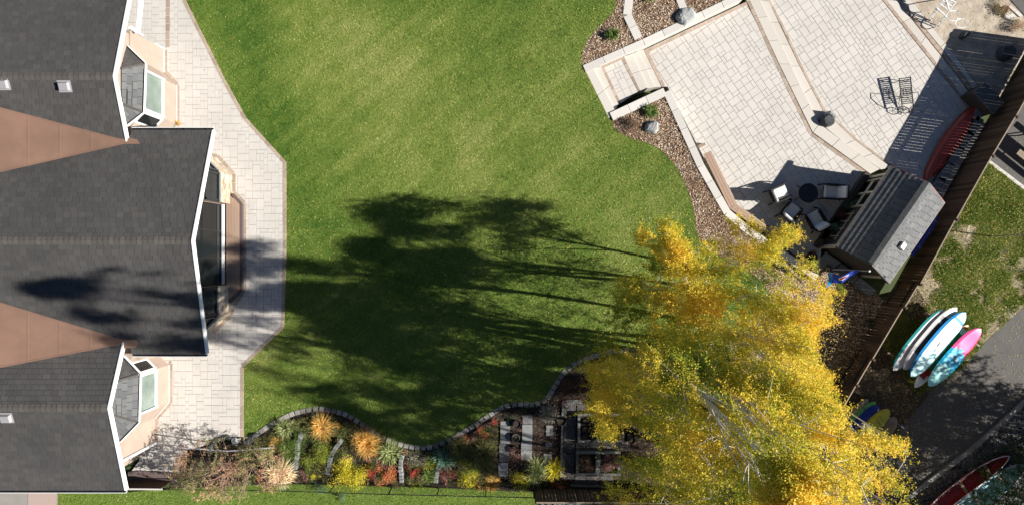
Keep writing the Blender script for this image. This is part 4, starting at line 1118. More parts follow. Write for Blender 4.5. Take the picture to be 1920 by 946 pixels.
to = bpy.data.objects.new('lettering', _m); COL.objects.link(to); to.parent = pk; to.location = (-.05, -.02, .062); to.rotation_euler = (0, 0, math.radians(90))
# wooden rack arms
t = empty('board_rack', P3(1745, 665, ZO), 'low wooden rack with sticking out arms under the paddleboards', 'rack')
def wp(px, py, z): return Vector(P3(px, py, z))
for a0, a1 in (((1664, 660), (1712, 690)), ((1733, 586), (1780, 620)), ((1716, 690), (1745, 700)), ((1822, 640), (1836, 648))):
    q = MB(); q.beam(wp(*a0, -.45), wp(*a1, -.55), .09, .09, .5); q.build('arm', M['woodtrim'], t)
for a0 in ((1700, 682), (1765, 608), (1742, 716), (1812, 648)):
    q = MB(); q.beam(wp(*a0, ZO), wp(*a0, -.5), .09, .09, .5, up=(0, 1, 0)); q.build('upright', M['woodtrim'], t)
# second group: kayaks by the fence
KA = math.atan2(124, 118)
board_obj('kayak', 'beige kayak, leftmost beside the fence', (1583, 792), ZO+.50, KA, 3.2, .62, TL, [M['b_beige'], M['b_beige'], M['b_char']], lambda t, s: 2 if .82 < t < .88 and abs(s) < .5 else 1, th=.26, cat='kayak')
board_obj('kayak', 'lime green kayak with a dark hatch between the beige and blue ones', (1597, 797), ZO+.55, KA, 3.2, .68, TL, [M['b_lime'], M['b_lime'], M['b_char']], lambda t, s: 2 if (.80 < t < .87 and abs(s) < .5) or (.56 < t < .62) or (.1 < t < .4 and abs(s) < .3) else 1, th=.26, cat='kayak')
board_obj('kayak', 'royal blue kayak between the green and yellow ones', (1601, 806), ZO+.62, KA, 3.3, .74, TL, [M['b_navy'], M['b_navy'], M['b_blue'], M['b_white']], lambda t, s: 3 if .86 < t < .9 and s < -.2 else 1, th=.24, cat='kayak', nose=4)
board_obj('kayak', 'yellow flat sterned kayak, front one beside the road', (1617, 818), ZO+.66, KA, 3.6, .84, TL, [M['b_yellow'], M['b_yellow'], M['b_char']], lambda t, s: 2 if (.05 < t < .10 and abs(s) < .2) else 1, th=.2, cat='kayak', nose=5)
board_obj('paddleboard', 'dull beige board lying against the yellow kayak', (1638, 826), ZO+.30, KA, 3.1, .80, math.radians(-20), [M['b_beige'], M['woodtrim']], lambda t, s: 1, th=.08)
t = empty('paddle', P3(1664, 781, -.3), 'grey paddle shaft sticking out from the beige board', 'paddle')
q = MB(); q.tube([wp(1655, 776, -.5), wp(1690, 798, -.35)], .022); q.build('shaft', M['b_grey'], t)
q = MB(); q.box(wp(1692, 799.5, -.35), (.16, .07, .02), math.radians(-30)); q.build('grip', M['b_white'], t)
# maroon canoe upside down on the upper patio
b, rg = hull_mesh('shell', 4.5, 1.0, .42, None, keel=.10, rocker=.25, pw_=1.9)
me = b.mesh('shell', M['rust'], (0, 0, 0), False)
cn = empty('canoe', P3(1783, 269, zp2+.02), 'maroon canoe lying upside down beside the shed and fence', 'canoe')
cn.rotation_euler = (math.pi, 0, 0)
ang = math.atan2(-(197-342), 1832-1733)
cn.rotation_mode = 'QUATERNION'; cn.rotation_quaternion = (Matrix.Rotation(ang, 4, 'Z') @ Matrix.Rotation(math.pi+math.radians(10), 4, 'X')).to_quaternion(); cn.location.z = zp2+.44
o = bpy.data.objects.new('shell', me); COL.objects.link(o); o.parent = cn
for s in (0, -1):
    q = MB(); q.tube([Vector(r[s])+Vector((0, 0, .0)) for r in rg], .018); o = q.local('gunwale', M['woodtrim'], cn)
# open canoes bottom right
def canoe(label, p0, p1, W, m, seed):
    a0, a1 = wp(*p0, ZO+.35), wp(*p1, ZO+.35); L = (a1-a0).length; c = (a0+a1)/2
    t = empty('canoe', (c.x, c.y, ZO+.02), label, 'canoe', rz=math.atan2(a1.y-a0.y, a1.x-a0.x))
    b, rg = hull_mesh('shell', L, W, .36, None, keel=.02, rocker=.3, pw_=3.4, sheer=.08)
    b.local('shell', m, t, smooth=True)
    b2, rg2 = hull_mesh('lining', L-.1, W-.08, .33, None, keel=0, rocker=.3, pw_=3.4, sheer=.08)
    b2.v = [(x, y, z_+.03) for x, y, z_ in b2.v]; b2.f = [f[::-1] for f in b2.f]; b2.local('lining', m, t, smooth=True)
    for s in (0, -1):
        q = MB(); q.tube([Vector(r[s]) for r in rg], .022); q.local('gunwale', M['b_white'], t)
    for x in (-L*.28, .05, L*.28):
        q = MB(); q.box((x, 0, .33), (.12, W*.86, .03)); q.local('thwart', M['woodtrim'], t)
    return t
canoe('red open canoe lying on the gravel, nearer the road', (1722, 975), (1887, 852), .74, M['redboat'], 1)
canoe('pale blue open canoe lying on the gravel under the spruce', (1745, 1010), (1918, 868), 1.0, M['aqua'], 2)
# blue kayak behind the shed
board_obj('kayak', 'blue kayak stored between the shed and the fence', (1733, 443), .15, math.atan2(60, 40), 2.3, .32, math.radians(-62), [M['blue'], M['blue'], M['b_white']], lambda t, s: 1, th=.2, cat='kayak')
# stone ledge behind the maroon canoe
t = empty('stone_ledge', P3(1800, 280, zp2), 'staggered grey stone slabs at the foot of the fence', 'ledge')
for i, (a, c) in enumerate(((1838, 208), (1829, 237), (1811, 263), (1793, 292), (1775, 322), (1758, 350))):
    q = MB(); x, y = P(a, c, -.6); q.box((x, y, -.78), (.95, .38, .36), math.radians(57), R.random()); q.build('slab', M['slate'], t)
# dark storage box
q_ = [wp(1851, 155, .15), wp(1885, 190, .15), wp(1866, 212, .15), wp(1829, 172, .15)]
t = empty('storage_box', (q_[3].x, q_[3].y, ZB), 'dark storage box with a flat lid in the shade of the fence', 'box')
q = MB(); q.prism([(p.x, p.y) for p in q_], ZB+.1, -.02, .5); q.build('body', M['shedwall'], t)
c_ = sum(q_, Vector())/4
q = MB(); q.prism([((p.x-c_.x)*1.05+c_.x, (p.y-c_.y)*1.05+c_.y) for p in q_], .0, .06, .5, bev=.01); q.build('lid', M['slate_dk'], t)
# picnic table on the pad
t = empty('picnic_table', P3(1905, 275, ZO), 'wooden picnic table with black metal legs on the paved pad', 'table')
Xd = Vector((.78, -.62, 0)); Yd = Vector((.62, .78, 0)); pc = wp(1945, 296, ZO)
def PT(x, y, z_): return pc+Xd*x+Yd*y+Vector((0, 0, z_))
for k in range(5):
    q = MB(); q.beam(PT(-1.15, .30+k*.15-.3, .76), PT(1.2, .30+k*.15-.3, .76), .14, .04, .2+.1*k); q.build('table_board', M['woodtrim'], t)
for yy in (-.68, -.53, .98, 1.12):
    q = MB(); q.beam(PT(-1.15, yy, .46), PT(1.2, yy, .46), .14, .04, .5); q.build('seat_board', M['woodtrim'], t)
for x in (-.8, .8):
    q = MB(); q.tube([PT(x, -.62, .43), PT(x, -.25, .36), PT(x, 0, .70), PT(x, .6, .70), PT(x, .85, .36), PT(x, 1.05, .43)], .03); q.tube([PT(x, -.5, .02), PT(x, -.1, .40), PT(x, .1, .70)], .03); q.tube([PT(x, .95, .02), PT(x, .6, .4), PT(x, .5, .70)], .03)
    q.build('leg_frame', M['black'], t)

# ------------------------------------------------------------------ patio furniture
def make_chair():
    t = empty('patio_chair', (0, 0, 0), 'x', 'chair', 'cushioned wicker armchairs round the low table')
    q = MB(); q.prism([(-.30, -.29), (.34, -.29), (.34, .29), (-.30, .29)], .30, .44, .5, bev=.03, bottom=True); q.local('seat_cushion', M['cushion'], t, smooth=False)
    q = MB(); Mx = Matrix.Rotation(math.radians(-20), 4, 'Y'); q.box((-.37, 0, .66), (.12, .56, .58), mat=Mx); o = q.local('back_cushion', M['cushion'], t)
    md = o.modifiers.new('bevel', 'BEVEL'); md.width = .035; md.segments = 2
    q = MB(); q.box((-.455, 0, .62), (.05, .64, .62), mat=Mx); o = q.local('back_panel', M['wicker'], t)
    md = o.modifiers.new('bevel', 'BEVEL'); md.width = .02; md.segments = 2
    q = MB(); q.prism([(-.40, -.31), (.33, -.31), (.33, .31), (-.40, .31)], .20, .295, .5, bottom=True); q.local('seat_frame', M['wicker'], t)
    for s in (-1, 1):
        q = MB(); pts = [(-.50, s*.33, .72), (-.25, s*.345, .66), (.05, s*.35, .62), (.32, s*.345, .56), (.43, s*.34, .40), (.46, s*.34, .05), (.52, s*.34, .01)]
        q.tube([Vector(p) for p in pts], .032, n=6); q.local('armrest', M['wicker'], t)
        q = MB(); q.tube([Vector((-.46, s*.31, .40)), Vector((-.50, s*.32, .15)), Vector((-.58, s*.33, 0))], .03); q.local('leg', M['wicker'], t)
        q = MB(); q.box((0, s*.335, .42), (.6, .03, .34)); q.local('side_panel', M['wicker'], t)
    return t
def copy_thing(src, loc, rz, label):
    r = src.copy(); COL.objects.link(r); r.location = loc; r.rotation_euler = (0, 0, rz); r['label'] = label
    for ch in list(src.children):
        c = ch.copy(); COL.objects.link(c); c.parent = r
        for g in ch.children: d = g.copy(); COL.objects.link(d); d.parent = c
    return r
ch0 = make_chair()
spots = [((1463, 362), 24, 'wicker armchair with its pale cushions lit by the sun, left of the round table'), ((1484, 396), 50, 'wicker armchair turned back to the bench, only its back cushion sunlit'),
         ((1560, 360), 175, 'wicker armchair nearest the shed doors, right of the round table'), ((1529, 411), 118, 'wicker armchair below the round table, fully in shade')]
for i, (p, r, lb) in enumerate(spots):
    loc = (*P(*p, -.25), zp1)
    if i == 0: ch0.location = loc; ch0.rotation_euler = (0, 0, math.radians(r)); ch0['label'] = lb
    else: copy_thing(ch0, loc, math.radians(r), lb)
t = empty('round_table', P3(1514, 362, zp1), 'low black round table between the four armchairs', 'table')
c = Vector(P3(1516, 362, zp1+.62))
ringp = [(c.x+.46*math.cos(2*math.pi*k/36), c.y+.46*math.sin(2*math.pi*k/36)) for k in range(36)]
q = MB(); q.prism(ringp, zp1+.59, zp1+.62, .5, bev=.008, bottom=True); q.build('table_top', M['darkmetal'], t)
for k in range(4):
    a = math.radians(35+90*k); q = MB(); d = Vector((math.cos(a), math.sin(a), 0)); z0_ = Vector((c.x, c.y, 0))
    q.tube([z0_+d*.2+Vector((0, 0, zp1+.58)), z0_+d*.12+Vector((0, 0, zp1+.3)), z0_+d*.40+Vector((0, 0, zp1+.06)), z0_+d*.52+Vector((0, 0, zp1+.01))], .022); q.build('leg', M['black'], t)
# wrought iron chaise
t = empty('chaise_lounge', P3(1700, 175, zp2), 'black wrought iron chaise lounge with two wheels on the upper patio', 'chaise lounge')
zc0 = zp2+.44
TLp, TRp, BLp, BRp = wp(1686, 147, zc0), wp(1707, 144, zc0), wp(1692, 205, zc0-.1), wp(1713, 203, zc0-.1)
for s0, s1 in ((TLp, BLp), (TRp, BRp)):
    q = MB(); q.tube([s0, s0.lerp(s1, .5), s1], .030); q.build('side_rail', M['black'], t)
for i in range(14):
    f = .02+i*.062; a_, b_ = TLp.lerp(BLp, f), TRp.lerp(BRp, f); q = MB(); q.beam(a_, b_, .045, .02); q.build('slat', M['black'], t)
q = MB()
for i in range(3):
    for j in range(3):
        f = .36+i*.08; g_ = .2+j*.3; c0 = TLp.lerp(BLp, f).lerp(TRp.lerp(BRp, f), g_)
        q.tube([c0+Vector((.05*math.cos(a_), .045*math.sin(a_), .02)) for a_ in np.linspace(0, 6.3, 9)], .013, n=4)
o = q.build('scrollwork', M['black'], t); o['kind'] = 'stuff'
for s, a_, b_ in ((1, TRp, BRp), (-1, TLp, BLp)):
    sx = Vector((s*.16, 0, 0)); m0 = a_.lerp(b_, .52)
    q = MB(); q.tube([m0, m0+sx+Vector((0, .0, .22)), m0+sx+Vector((.02*s, -.25, .20)), m0+sx*.8+Vector((0, -.5, .05)), b_+Vector((0, 0, -.02))], .018); q.build('armrest', M['black'], t)
    wc = b_+Vector((0, -.05, -(zc0-.1-zp2-.16)+0)); ring = [wc+Vector((.0, .16*math.cos(k), .16*math.sin(k))) for k in np.linspace(0, 2*math.pi, 17)]
    q = MB(); q.tube(ring, .020, n=5, caps=False); wo2 = q.build('wheel', M['black'], t)
    q = MB()
    for k in range(4): a2 = math.pi*k/4; dd = Vector((0, math.cos(a2), math.sin(a2)))*.15; q.tube([wc-dd, wc+dd], .006, n=4)
    q.build('spokes', M['black'], wo2)
    for f in (.08, .62):
        p0 = a_.lerp(b_, f); q = MB(); q.tube([p0, Vector((p0.x, p0.y, zp2))], .018); q.build('leg', M['black'], t)
q = MB(); q.tube([wp(1692, 206, zp2+.16), wp(1713, 204, zp2+.16)], .012); q.build('axle', M['black'], t)
# white framed chair standing on the dirt
zs = -1.0
t = empty('white_chair', P3(1768, 20, zs), 'white wooden frame chair with crossed braces on the sandy dirt', 'chair')
K = [wp(1773, -4, .0), wp(1792, 5, .0), wp(1773, 30, -.25), wp(1756, 15, -.25)]
for i in range(4):
    q = MB(); q.beam(K[i], K[(i+1) % 4], .05, .05); q.build('frame_bar', M['white'], t)
m1, m2 = K[0].lerp(K[3], .62), K[1].lerp(K[2], .62)
for a_, b_ in ((K[0], m2), (K[1], m1), (m1, m2), (K[0].lerp(K[1], .5), m1.lerp(m2, .5)), (K[0].lerp(m1, .5), K[1].lerp(m2, .5))):
    q = MB(); q.beam(a_, b_, .04, .04); q.build('brace', M['white'], t)
for a_, b_ in ((K[3], wp(1740, 40, zs)), (K[3]+Vector((.1, 0, -.1)), wp(1745, 40, zs)), (K[2], wp(1752, 53, zs)), (K[2]+Vector((.08, 0, -.1)), wp(1761, 50, zs)), (K[0], wp(1768, -14, zs)), (K[1], wp(1785, -6, zs))):
    q = MB(); q.beam(a_, b_, .04, .04, up=(0, 1, 0)); q.build('leg', M['white'], t)
for lp in ([(1710, 24), (1725, 23), (1733, 34), (1734, 38), (1722, 42), (1713, 41), (1706, 35), (1710, 24)], [(1727, 37), (1738, 39), (1746, 52), (1736, 55), (1727, 54), (1722, 49), (1727, 37)]):
    h = .72; pts = [Vector((*P(a_, c_, zs), zs))+Vector((h/math.tan(SUN_EL)*math.cos(SUN_AZ), h/math.tan(SUN_EL)*math.sin(SUN_AZ), h)) for a_, c_ in lp]
    q = MB(); q.tube(pts, .022, n=5); q.build('arm_hoop', M['white'], t)
q = MB(); a_ = wp(1772, 0, .1); q.box(a_+Vector((0, .25, 0)), (.55, .06, .5), math.radians(-35)); q.build('back_panel', M['white'], t)
# flag on its pole
t = empty('flag_pole', P3(1556, 504, -.66), 'tall pale flagpole in front of the shed gable', 'flagpole')
px_, py_ = P(1556, 504, -.66)
ztop = 2.9
q = MB(); q.tube([(px_, py_, -.66), (px_, py_, ztop)], [.035, .02], n=8); q.build('pole', M['plastic'], t)
q = MB(); q.tube([(px_, py_, -.66), (px_, py_, -.45)], .09, n=10); q.build('base', M['black'], t)
q = MB()
for i in range(7):
    a_ = -math.pi/2+math.pi*i/6
q.tube([(px_, py_, ztop+.05*math.sin(a_)+.04) for a_ in np.linspace(-1.5, 1.5, 7)], [max(.004, .05*math.cos(a_)) for a_ in np.linspace(-1.5, 1.5, 7)], n=10); q.build('finial', M['white'], t)
NU, NV = 26, 16; b = MB()
pos = {}
for i in range(NU+1):
    for j in range(NV+1):
        u, v = i/NU, j/NV                       # u: hoist -> fly, v: top -> bottom
        droop = 1.15*u**1.2; x = px_ - .02 - .85*u*(1-.2*v) + .15*v; y = py_ + .12*math.sin(u*8+v*1.5)*u**.5 + .06*math.sin(v*4)*u - .34*u - .48*v*(.5+.5*u) + .12*(1-v)*u
        zt_ = 2.25 - 1.0*v - droop*.95
        pos[i, j] = (x + .05*math.sin(v*6+u*4)*u, y, zt_)
for i in range(NU):
    for j in range(NV):
        u, v = (i+.5)/NU, (j+.5)/NV; r2 = ((u-.45)/.17)**2+((v-.5)/.22)**2
        mi = 0
        if r2 < 1: mi = 1 if r2 > .45 else 2
        if u > .86: mi = 3
        b.faces([pos[i, j], pos[i+1, j], pos[i+1, j+1], pos[i, j+1]], [(0, 1, 2, 3)], .5, mi)
o = b.build('flag', [M['flagblue'], M['b_clean'], M['b_red'], M['b_blue']], None, (px_, py_, 2.75), smooth=True)
tag(o, 'blue flag with a red and white round emblem hanging limp from the pole', 'flag')

boulder('boulder', 1286, 32, -.05, .48, .42, .55, M['boulder'], 'large flat topped grey boulder between two wall caps', .3, 3, flat=.5)
boulder('boulder', 1222, 240, -.05, .36, .34, .5, M['boulder'], 'angular blue grey boulder in the right mulch bed', .6, 5, flat=.55)
boulder('boulder', 1547, 228, -.85, .40, .34, .6, M['boulder_dk'], 'dark boulder standing on the steps between the two patios', .2, 8)
boulder('boulder', 1553, 218, -.85, .30, .16, .62, M['boulder'], 'pale yellowish rock leaning behind the dark boulder on the patio steps', 2.5, 9)
boulder('boulder', 1883, 101, -1.0, .48, .42, .5, M['boulder_dk'], 'rounded dark boulder beside the fence in the shade', .2, 12)
boulder('boulder', 1805, 68, -1.0, .24, .17, .42, M['boulder_dk'], 'small jagged rock on the sandy dirt, its shadow put into the dark colour', .5, 14)  # near-black colour paints in the shadow of this rock
for i, (a, c, s, lb) in enumerate(((402, 830, .20, 'dark flat rock at the terrace corner, nearest the house'), (414, 822, .22, 'dark rounded rock second in the row at the terrace corner'), (428, 818, .20, 'dark rock third in the row at the terrace corner'), (441, 826, .24, 'pale flat rock at the terrace corner'), (466, 826, .26, 'dark jagged rock where the stone kerb starts'), (478, 815, .22, 'grey split rock beside the start of the kerb'), (395, 838, .2, 'small brown rock under the pink twigs'))):
    boulder('rock', a, c, 0, s, s*.6, .22, M['boulder_dk'] if i not in (3,) else M['boulder'], lb, R.uniform(0, 3), 20+i, cat='rock')
# upper right corner: slab, blocks
q = MB(); q.prism(PL([(1883, 26), (1893, 16), (1909, 30), (1912, 34), (1897, 37), (1885, 34)], -.9), ZB, -.9, .6, bev=.02); tag(q.build('flagstone', M['cap'], None, (*P(1895, 28, -.9), -.9)), 'pale flat stone at the edge of the sandy dirt', 'stone')
for i, (a, c) in enumerate(((1903, 14), (1914, 24))):
    q = MB(); x, y = P(a, c, -.7); q.box((x, y, -.95), (.36, .13, .2), math.radians(-42), .7); tag(q.build('stone_block', M['cap'], None, (x, y, -1.05)), ('upper' if i == 0 else 'lower')+' of two small pale blocks beside the flat stone', 'block')
sheet('side_path', [(1893, -30), (1895, 0), (1935, 44), (1960, 20), (1960, -40)], -.96, M['asphalt'])
# ------------------------------------------------------------------ garden: kerb, walls, slabs, beds, pots
t = empty('lawn_kerb', (*P(600, 770), 0), 'curving grey stone block kerb between the lawn and the flower bed', 'kerb')
kw = smooth_poly(PL(kerb, 0), 6)
acc = 0; px0 = kw[0]; blk = []
for i in range(1, len(kw)):
    seg = math.hypot(kw[i][0]-px0[0], kw[i][1]-px0[1])
    if seg >= .235:
        a = math.atan2(kw[i][1]-px0[1], kw[i][0]-px0[0]); n = max(1, int(round(seg/.25)))
        for k in range(n):
            f = (k+.5)/n; x = px0[0]+(kw[i][0]-px0[0])*f; y = px0[1]+(kw[i][1]-px0[1])*f
            put('kerb_block', slab_mesh('kerb_block', seg/n-.018 if False else .225, .22, .12, R.randrange(5), M['kerbstone'], .012), t, (x, y, .035+R.uniform(-.01, .01)), a+R.uniform(-.06, .06))
        px0 = kw[i]
def drystone(label, pts, z0, z1, width=.2, m='slate', n0=.16):
    w_ = [P(a, c, z1) for a, c in pts]; t = empty('stone_wall', (*w_[0], z0), label, 'wall')
    for (ax, ay), (bx, by) in zip(w_[:-1], w_[1:]):
        L = math.hypot(bx-ax, by-ay); a = math.atan2(by-ay, bx-ax); n = max(1, int(L/n0))
        for k in range(n):
            f = (k+.5)/n; put('stone', slab_mesh('stone', L/n-.01, width*.97, z1-z0, R.randrange(5), M[m], .02), t, (ax+(bx-ax)*f+R.uniform(-.02, .02), ay+(by-ay)*f, z1+R.uniform(-.02, .02)), a+R.uniform(-.1, .1))
drystone('low curved stacked stone wall left of the lime green shrub', [(566, 813), (557, 830), (554, 862), (552, 881)], 0, .28)
drystone('low stone wall left of the bright yellow shrub', [(640, 824), (622, 848), (618, 862), (612, 890)], 0, .25)
drystone('low pale stone wall right of the coral red shrub', [(754, 853), (750, 872), (752, 905)], 0, .3)
drystone('low stone wall between the small red shrub and the dark red plants', [(828, 862), (820, 880), (816, 905)], 0, .2)
def slab(name, label, x0, y0, x1, y1, z, m='slate', th=.09, cat='slab', tone=None, rot=0.0):
    q = MB(); p = PL([(x0, y0), (x1, y0), (x1, y1), (x0, y1)], z)
    q.prism(p, z-th, z, R.random() if tone is None else tone, bev=.012); return tag(q.build(name, M[m], None, (*p[3], z-th)), label, cat)
slab('stone_slab', 'short topmost slab of the left stepping path in the garden', 938, 789, 955, 797, .06)
slab('stone_slab', 'long grey slab, second of the left stepping path', 938, 798, 956, 831, .06, tone=.4)
slab('stone_slab', 'long slab with pink twigs over it, third of the left stepping path', 936, 832, 954, 865, .05, tone=.2)
slab('stone_slab', 'pale split slab at the lower end of the left stepping path', 934, 867, 952, 892, .06, tone=.8)
slab('stone_slab', 'dark rounded slab at the top of the right stepping path', 980, 777, 998, 794, .05, tone=.1)
slab('stone_slab', 'blue grey slab in the middle of the right stepping path', 979, 795, 998, 826, .06, tone=.6)
slab('stone_slab', 'long pale slab at the lower end of the right stepping path', 977, 827, 997, 862, .06, tone=.9)
slab('stone_slab', 'small square slab below the pale grass tuft', 1024, 797, 1037, 816, .05, tone=.9)
slab('stone_slab', 'smallest slab between two other small slabs', 1023, 830, 1035, 837, .05, tone=.7)
slab('stone_slab', 'small pale slab above the bright yellow grass tuft', 1019, 850, 1034, 870, .05, tone=.8)
# grey paving round the raised beds
gp = empty('garden_paving', P3(1065, 820, 0), kind='structure')
cells = [(1058, 750, 1080, 776), (1058, 777, 1080, 800), (1057, 801, 1079, 826), (1056, 827, 1078, 850), (1055, 851, 1077, 874), (1054, 875, 1077, 898), (1078, 892, 1100, 906), (1101, 892, 1124, 906), (1125, 892, 1150, 906), (1080, 829, 1104, 844), (1105, 829, 1130, 844), (1131, 829, 1156, 844), (1157, 829, 1182, 844), (1082, 757, 1105, 773)]
for (x0, y0, x1, y1) in cells:
    q = MB(); q.prism(PL([(x0, y0), (x1-.4, y0), (x1-.4, y1-.4), (x0, y1-.4)], .02), -.03, .02+R.uniform(-.004, .004), R.uniform(0, .45), bev=.008); q.build('paving_slab', M['slate_dk'], gp)
t = empty('timber_edging', (*P(1052, 820), 0), 'long straight grey timber edging beside the garden paving', 'edging')
for y0, y1 in ((751, 800), (801, 848), (849, 893)):
    q = MB(); q.beam((*P(1055.5-(y0-751)*.03, y0), .05), (*P(1055.5-(y1-751)*.03, y1), .05), .09, .14, .6); q.build('beam', M['timber'], t)
q = MB(); q.beam((*P(1070, 908), .06), (*P(1150, 910), .06), .09, .14, .6); tag(q.build('timber_beam', M['timber'], None, (*P(1070, 908), 0)), 'low grey timber along the lower edge of the garden paving', 'edging')
t = empty('block_row', (*P(1061, 750), 0), 'row of pale blocks at the upper end of the garden paving', 'edging')
for i in range(4):
    q = MB(); x, y = P(1065+7.6*i, 751.5); q.box((x, y, .06), (.18, .2, .14), 0, R.random()); q.build('block', M['timber'], t)
def raised_bed(label, x0, y0, x1, y1, h=.32):
    t = empty('raised_bed', (*P(x0, y1, h), 0), label, 'raised bed')
    for a, c in (((x0, y0), (x1, y0)), ((x0, y1), (x1, y1)), ((x0, y0), (x0, y1)), ((x1, y0), (x1, y1))):
        q = MB(); e = 0.06 if a[1] == c[1] else -0.065
        d = Vector((*P(*c, h), 0))-Vector((*P(*a, h), 0)); d.normalize()
        q.beam(Vector((*P(*a, h), h/2))-d*e, Vector((*P(*c, h), h/2))+d*e, .12, h, R.random()); q.build('timber_side', M['timber'], t)
    q = MB(); q.poly([(x, y, h-.12) for x, y in PL([(x0, y1), (x1, y1), (x1, y0), (x0, y0)], h)]); q.build('soil', M['soil'], t)
    return t
raised_bed('dark raised timber bed full of empty black pots', 1086, 777, 1168, 826)
t = raised_bed('raised timber bed with dead plants and a pale divider', 1083, 848, 1161, 889)
q = MB(); q.beam((*P(1122, 851, .36), .33), (*P(1121, 886, .36), .33), .2, .06, .8); q.build('divider', M['timber'], t)
def pot(px, py, z, r, label, m='black', soil=True, group=None):
    t = empty('plant_pot', P3(px, py, z), label, 'pot', group); c = Vector(P3(px, py, z))
    q = MB(); n = 16; h = r*1.3
    rings = [[(c.x+rr_*math.cos(2*math.pi*k/n), c.y+rr_*math.sin(2*math.pi*k/n), z+hh) for k in range(n)] for rr_, hh in ((r*.75, 0), (r, h), (r*.88, h), (r*.84, h*.8))]
    V = [p for r_ in rings for p in r_]
    q.faces(V, [(i*n+k, i*n+(k+1) % n, (i+1)*n+(k+1) % n, (i+1)*n+k) for i in range(3) for k in range(n)], .5); q.build('pot_wall', M[m], t)
    q = MB(); q.poly([(c.x+r*.85*math.cos(2*math.pi*k/n), c.y+r*.85*math.sin(2*math.pi*k/n), z+h*.8) for k in range(n)]); q.build('pot_soil', M['soil'], t)
pot(967, 818, 0, .19, 'round pot with a pale rim between the two stepping paths', 'timber')
pot(966, 840, 0, .18, 'round black pot below the pale rimmed one', 'darkmetal')
pot(969, 792, 0, .19, 'round black pot at the top between the two stepping paths', 'darkmetal')
pot(1052, 785, 0, .23, 'black round pot beside the straight timber edging', 'black')
pot(1517, 481, zp1, .26, 'dark pot of rusty dry plants at the corner of the lower patio', 'black')
k = 0
for (a, c) in ((1097, 789), (1112, 789), (1128, 789), (1097, 803), (1112, 803), (1128, 803), (1097, 816), (1112, 816), (1128, 816), (1144, 803), (1144, 816), (1156, 805), (1156, 817)):
    pot(a, c, .2, .145, 'empty black pot among identical pots inside the raised timber bed', 'darkmetal', group='black pots in the raised bed')
pot(1183, 807, 0, .24, 'large black pot right of the raised bed, upper one', 'darkmetal'); pot(1182, 821, 0, .2, 'large black pot right of the raised bed, lower one', 'darkmetal')
t = empty('leaning_pole', (*P(515, 838), 0), 'thin white pole leaning across the flower bed to the terrace', 'pole')
q = MB(); q.tube([wp(516, 838, .25), wp(426, 845, .9), wp(340, 838, 1.3)], .028); q.build('shaft', M['plastic'], t)

# ------------------------------------------------------------------ plants
_pmat = {}
def pal(name, cols, tr=.3):
    if name not in _pmat: _pmat[name] = mat('plant_'+name, [tuple(min(.9, c_*(1.3 if name not in ('spruce', 'dark') else 1.1)) for c_ in cc) for cc in cols], .05, 3, .65, transl=tr, spec=.2)
    return _pmat[name]
PAL = dict(gold=[(.30, .14, .02), (.62, .34, .07), (.80, .56, .22)], blond=[(.34, .22, .10), (.66, .50, .28), (.85, .74, .50)], green=[(.03, .065, .015), (.09, .15, .03), (.24, .28, .07)],
           varieg=[(.05, .09, .02), (.22, .27, .08), (.58, .56, .30)], lime=[(.06, .11, .015), (.20, .26, .03), (.38, .38, .05)], yellow=[(.16, .20, .02), (.52, .44, .03), (.78, .62, .05)],
           red=[(.14, .02, .015), (.44, .05, .04), (.62, .16, .10)], coral=[(.22, .05, .03), (.58, .17, .07), (.72, .33, .15)], rose=[(.18, .07, .06), (.42, .20, .17), (.58, .36, .30)],
           brown=[(.05, .03, .02), (.13, .08, .05), (.26, .17, .11)], darkred=[(.05, .018, .015), (.15, .05, .04), (.30, .12, .09)], dark=[(.012, .028, .012), (.03, .06, .022), (.06, .10, .04)],
           olive=[(.06, .065, .02), (.15, .15, .05), (.28, .26, .10)], grey=[(.12, .12, .09), (.28, .27, .21), (.46, .44, .36)], bluegreen=[(.03, .07, .05), (.08, .16, .11), (.18, .28, .20)],
           autumn=[(.10, .12, .05), (.22, .22, .09), (.42, .27, .15), (.55, .29, .22)], spruce=[(.016, .038, .014), (.035, .070, .024), (.09, .12, .04)])
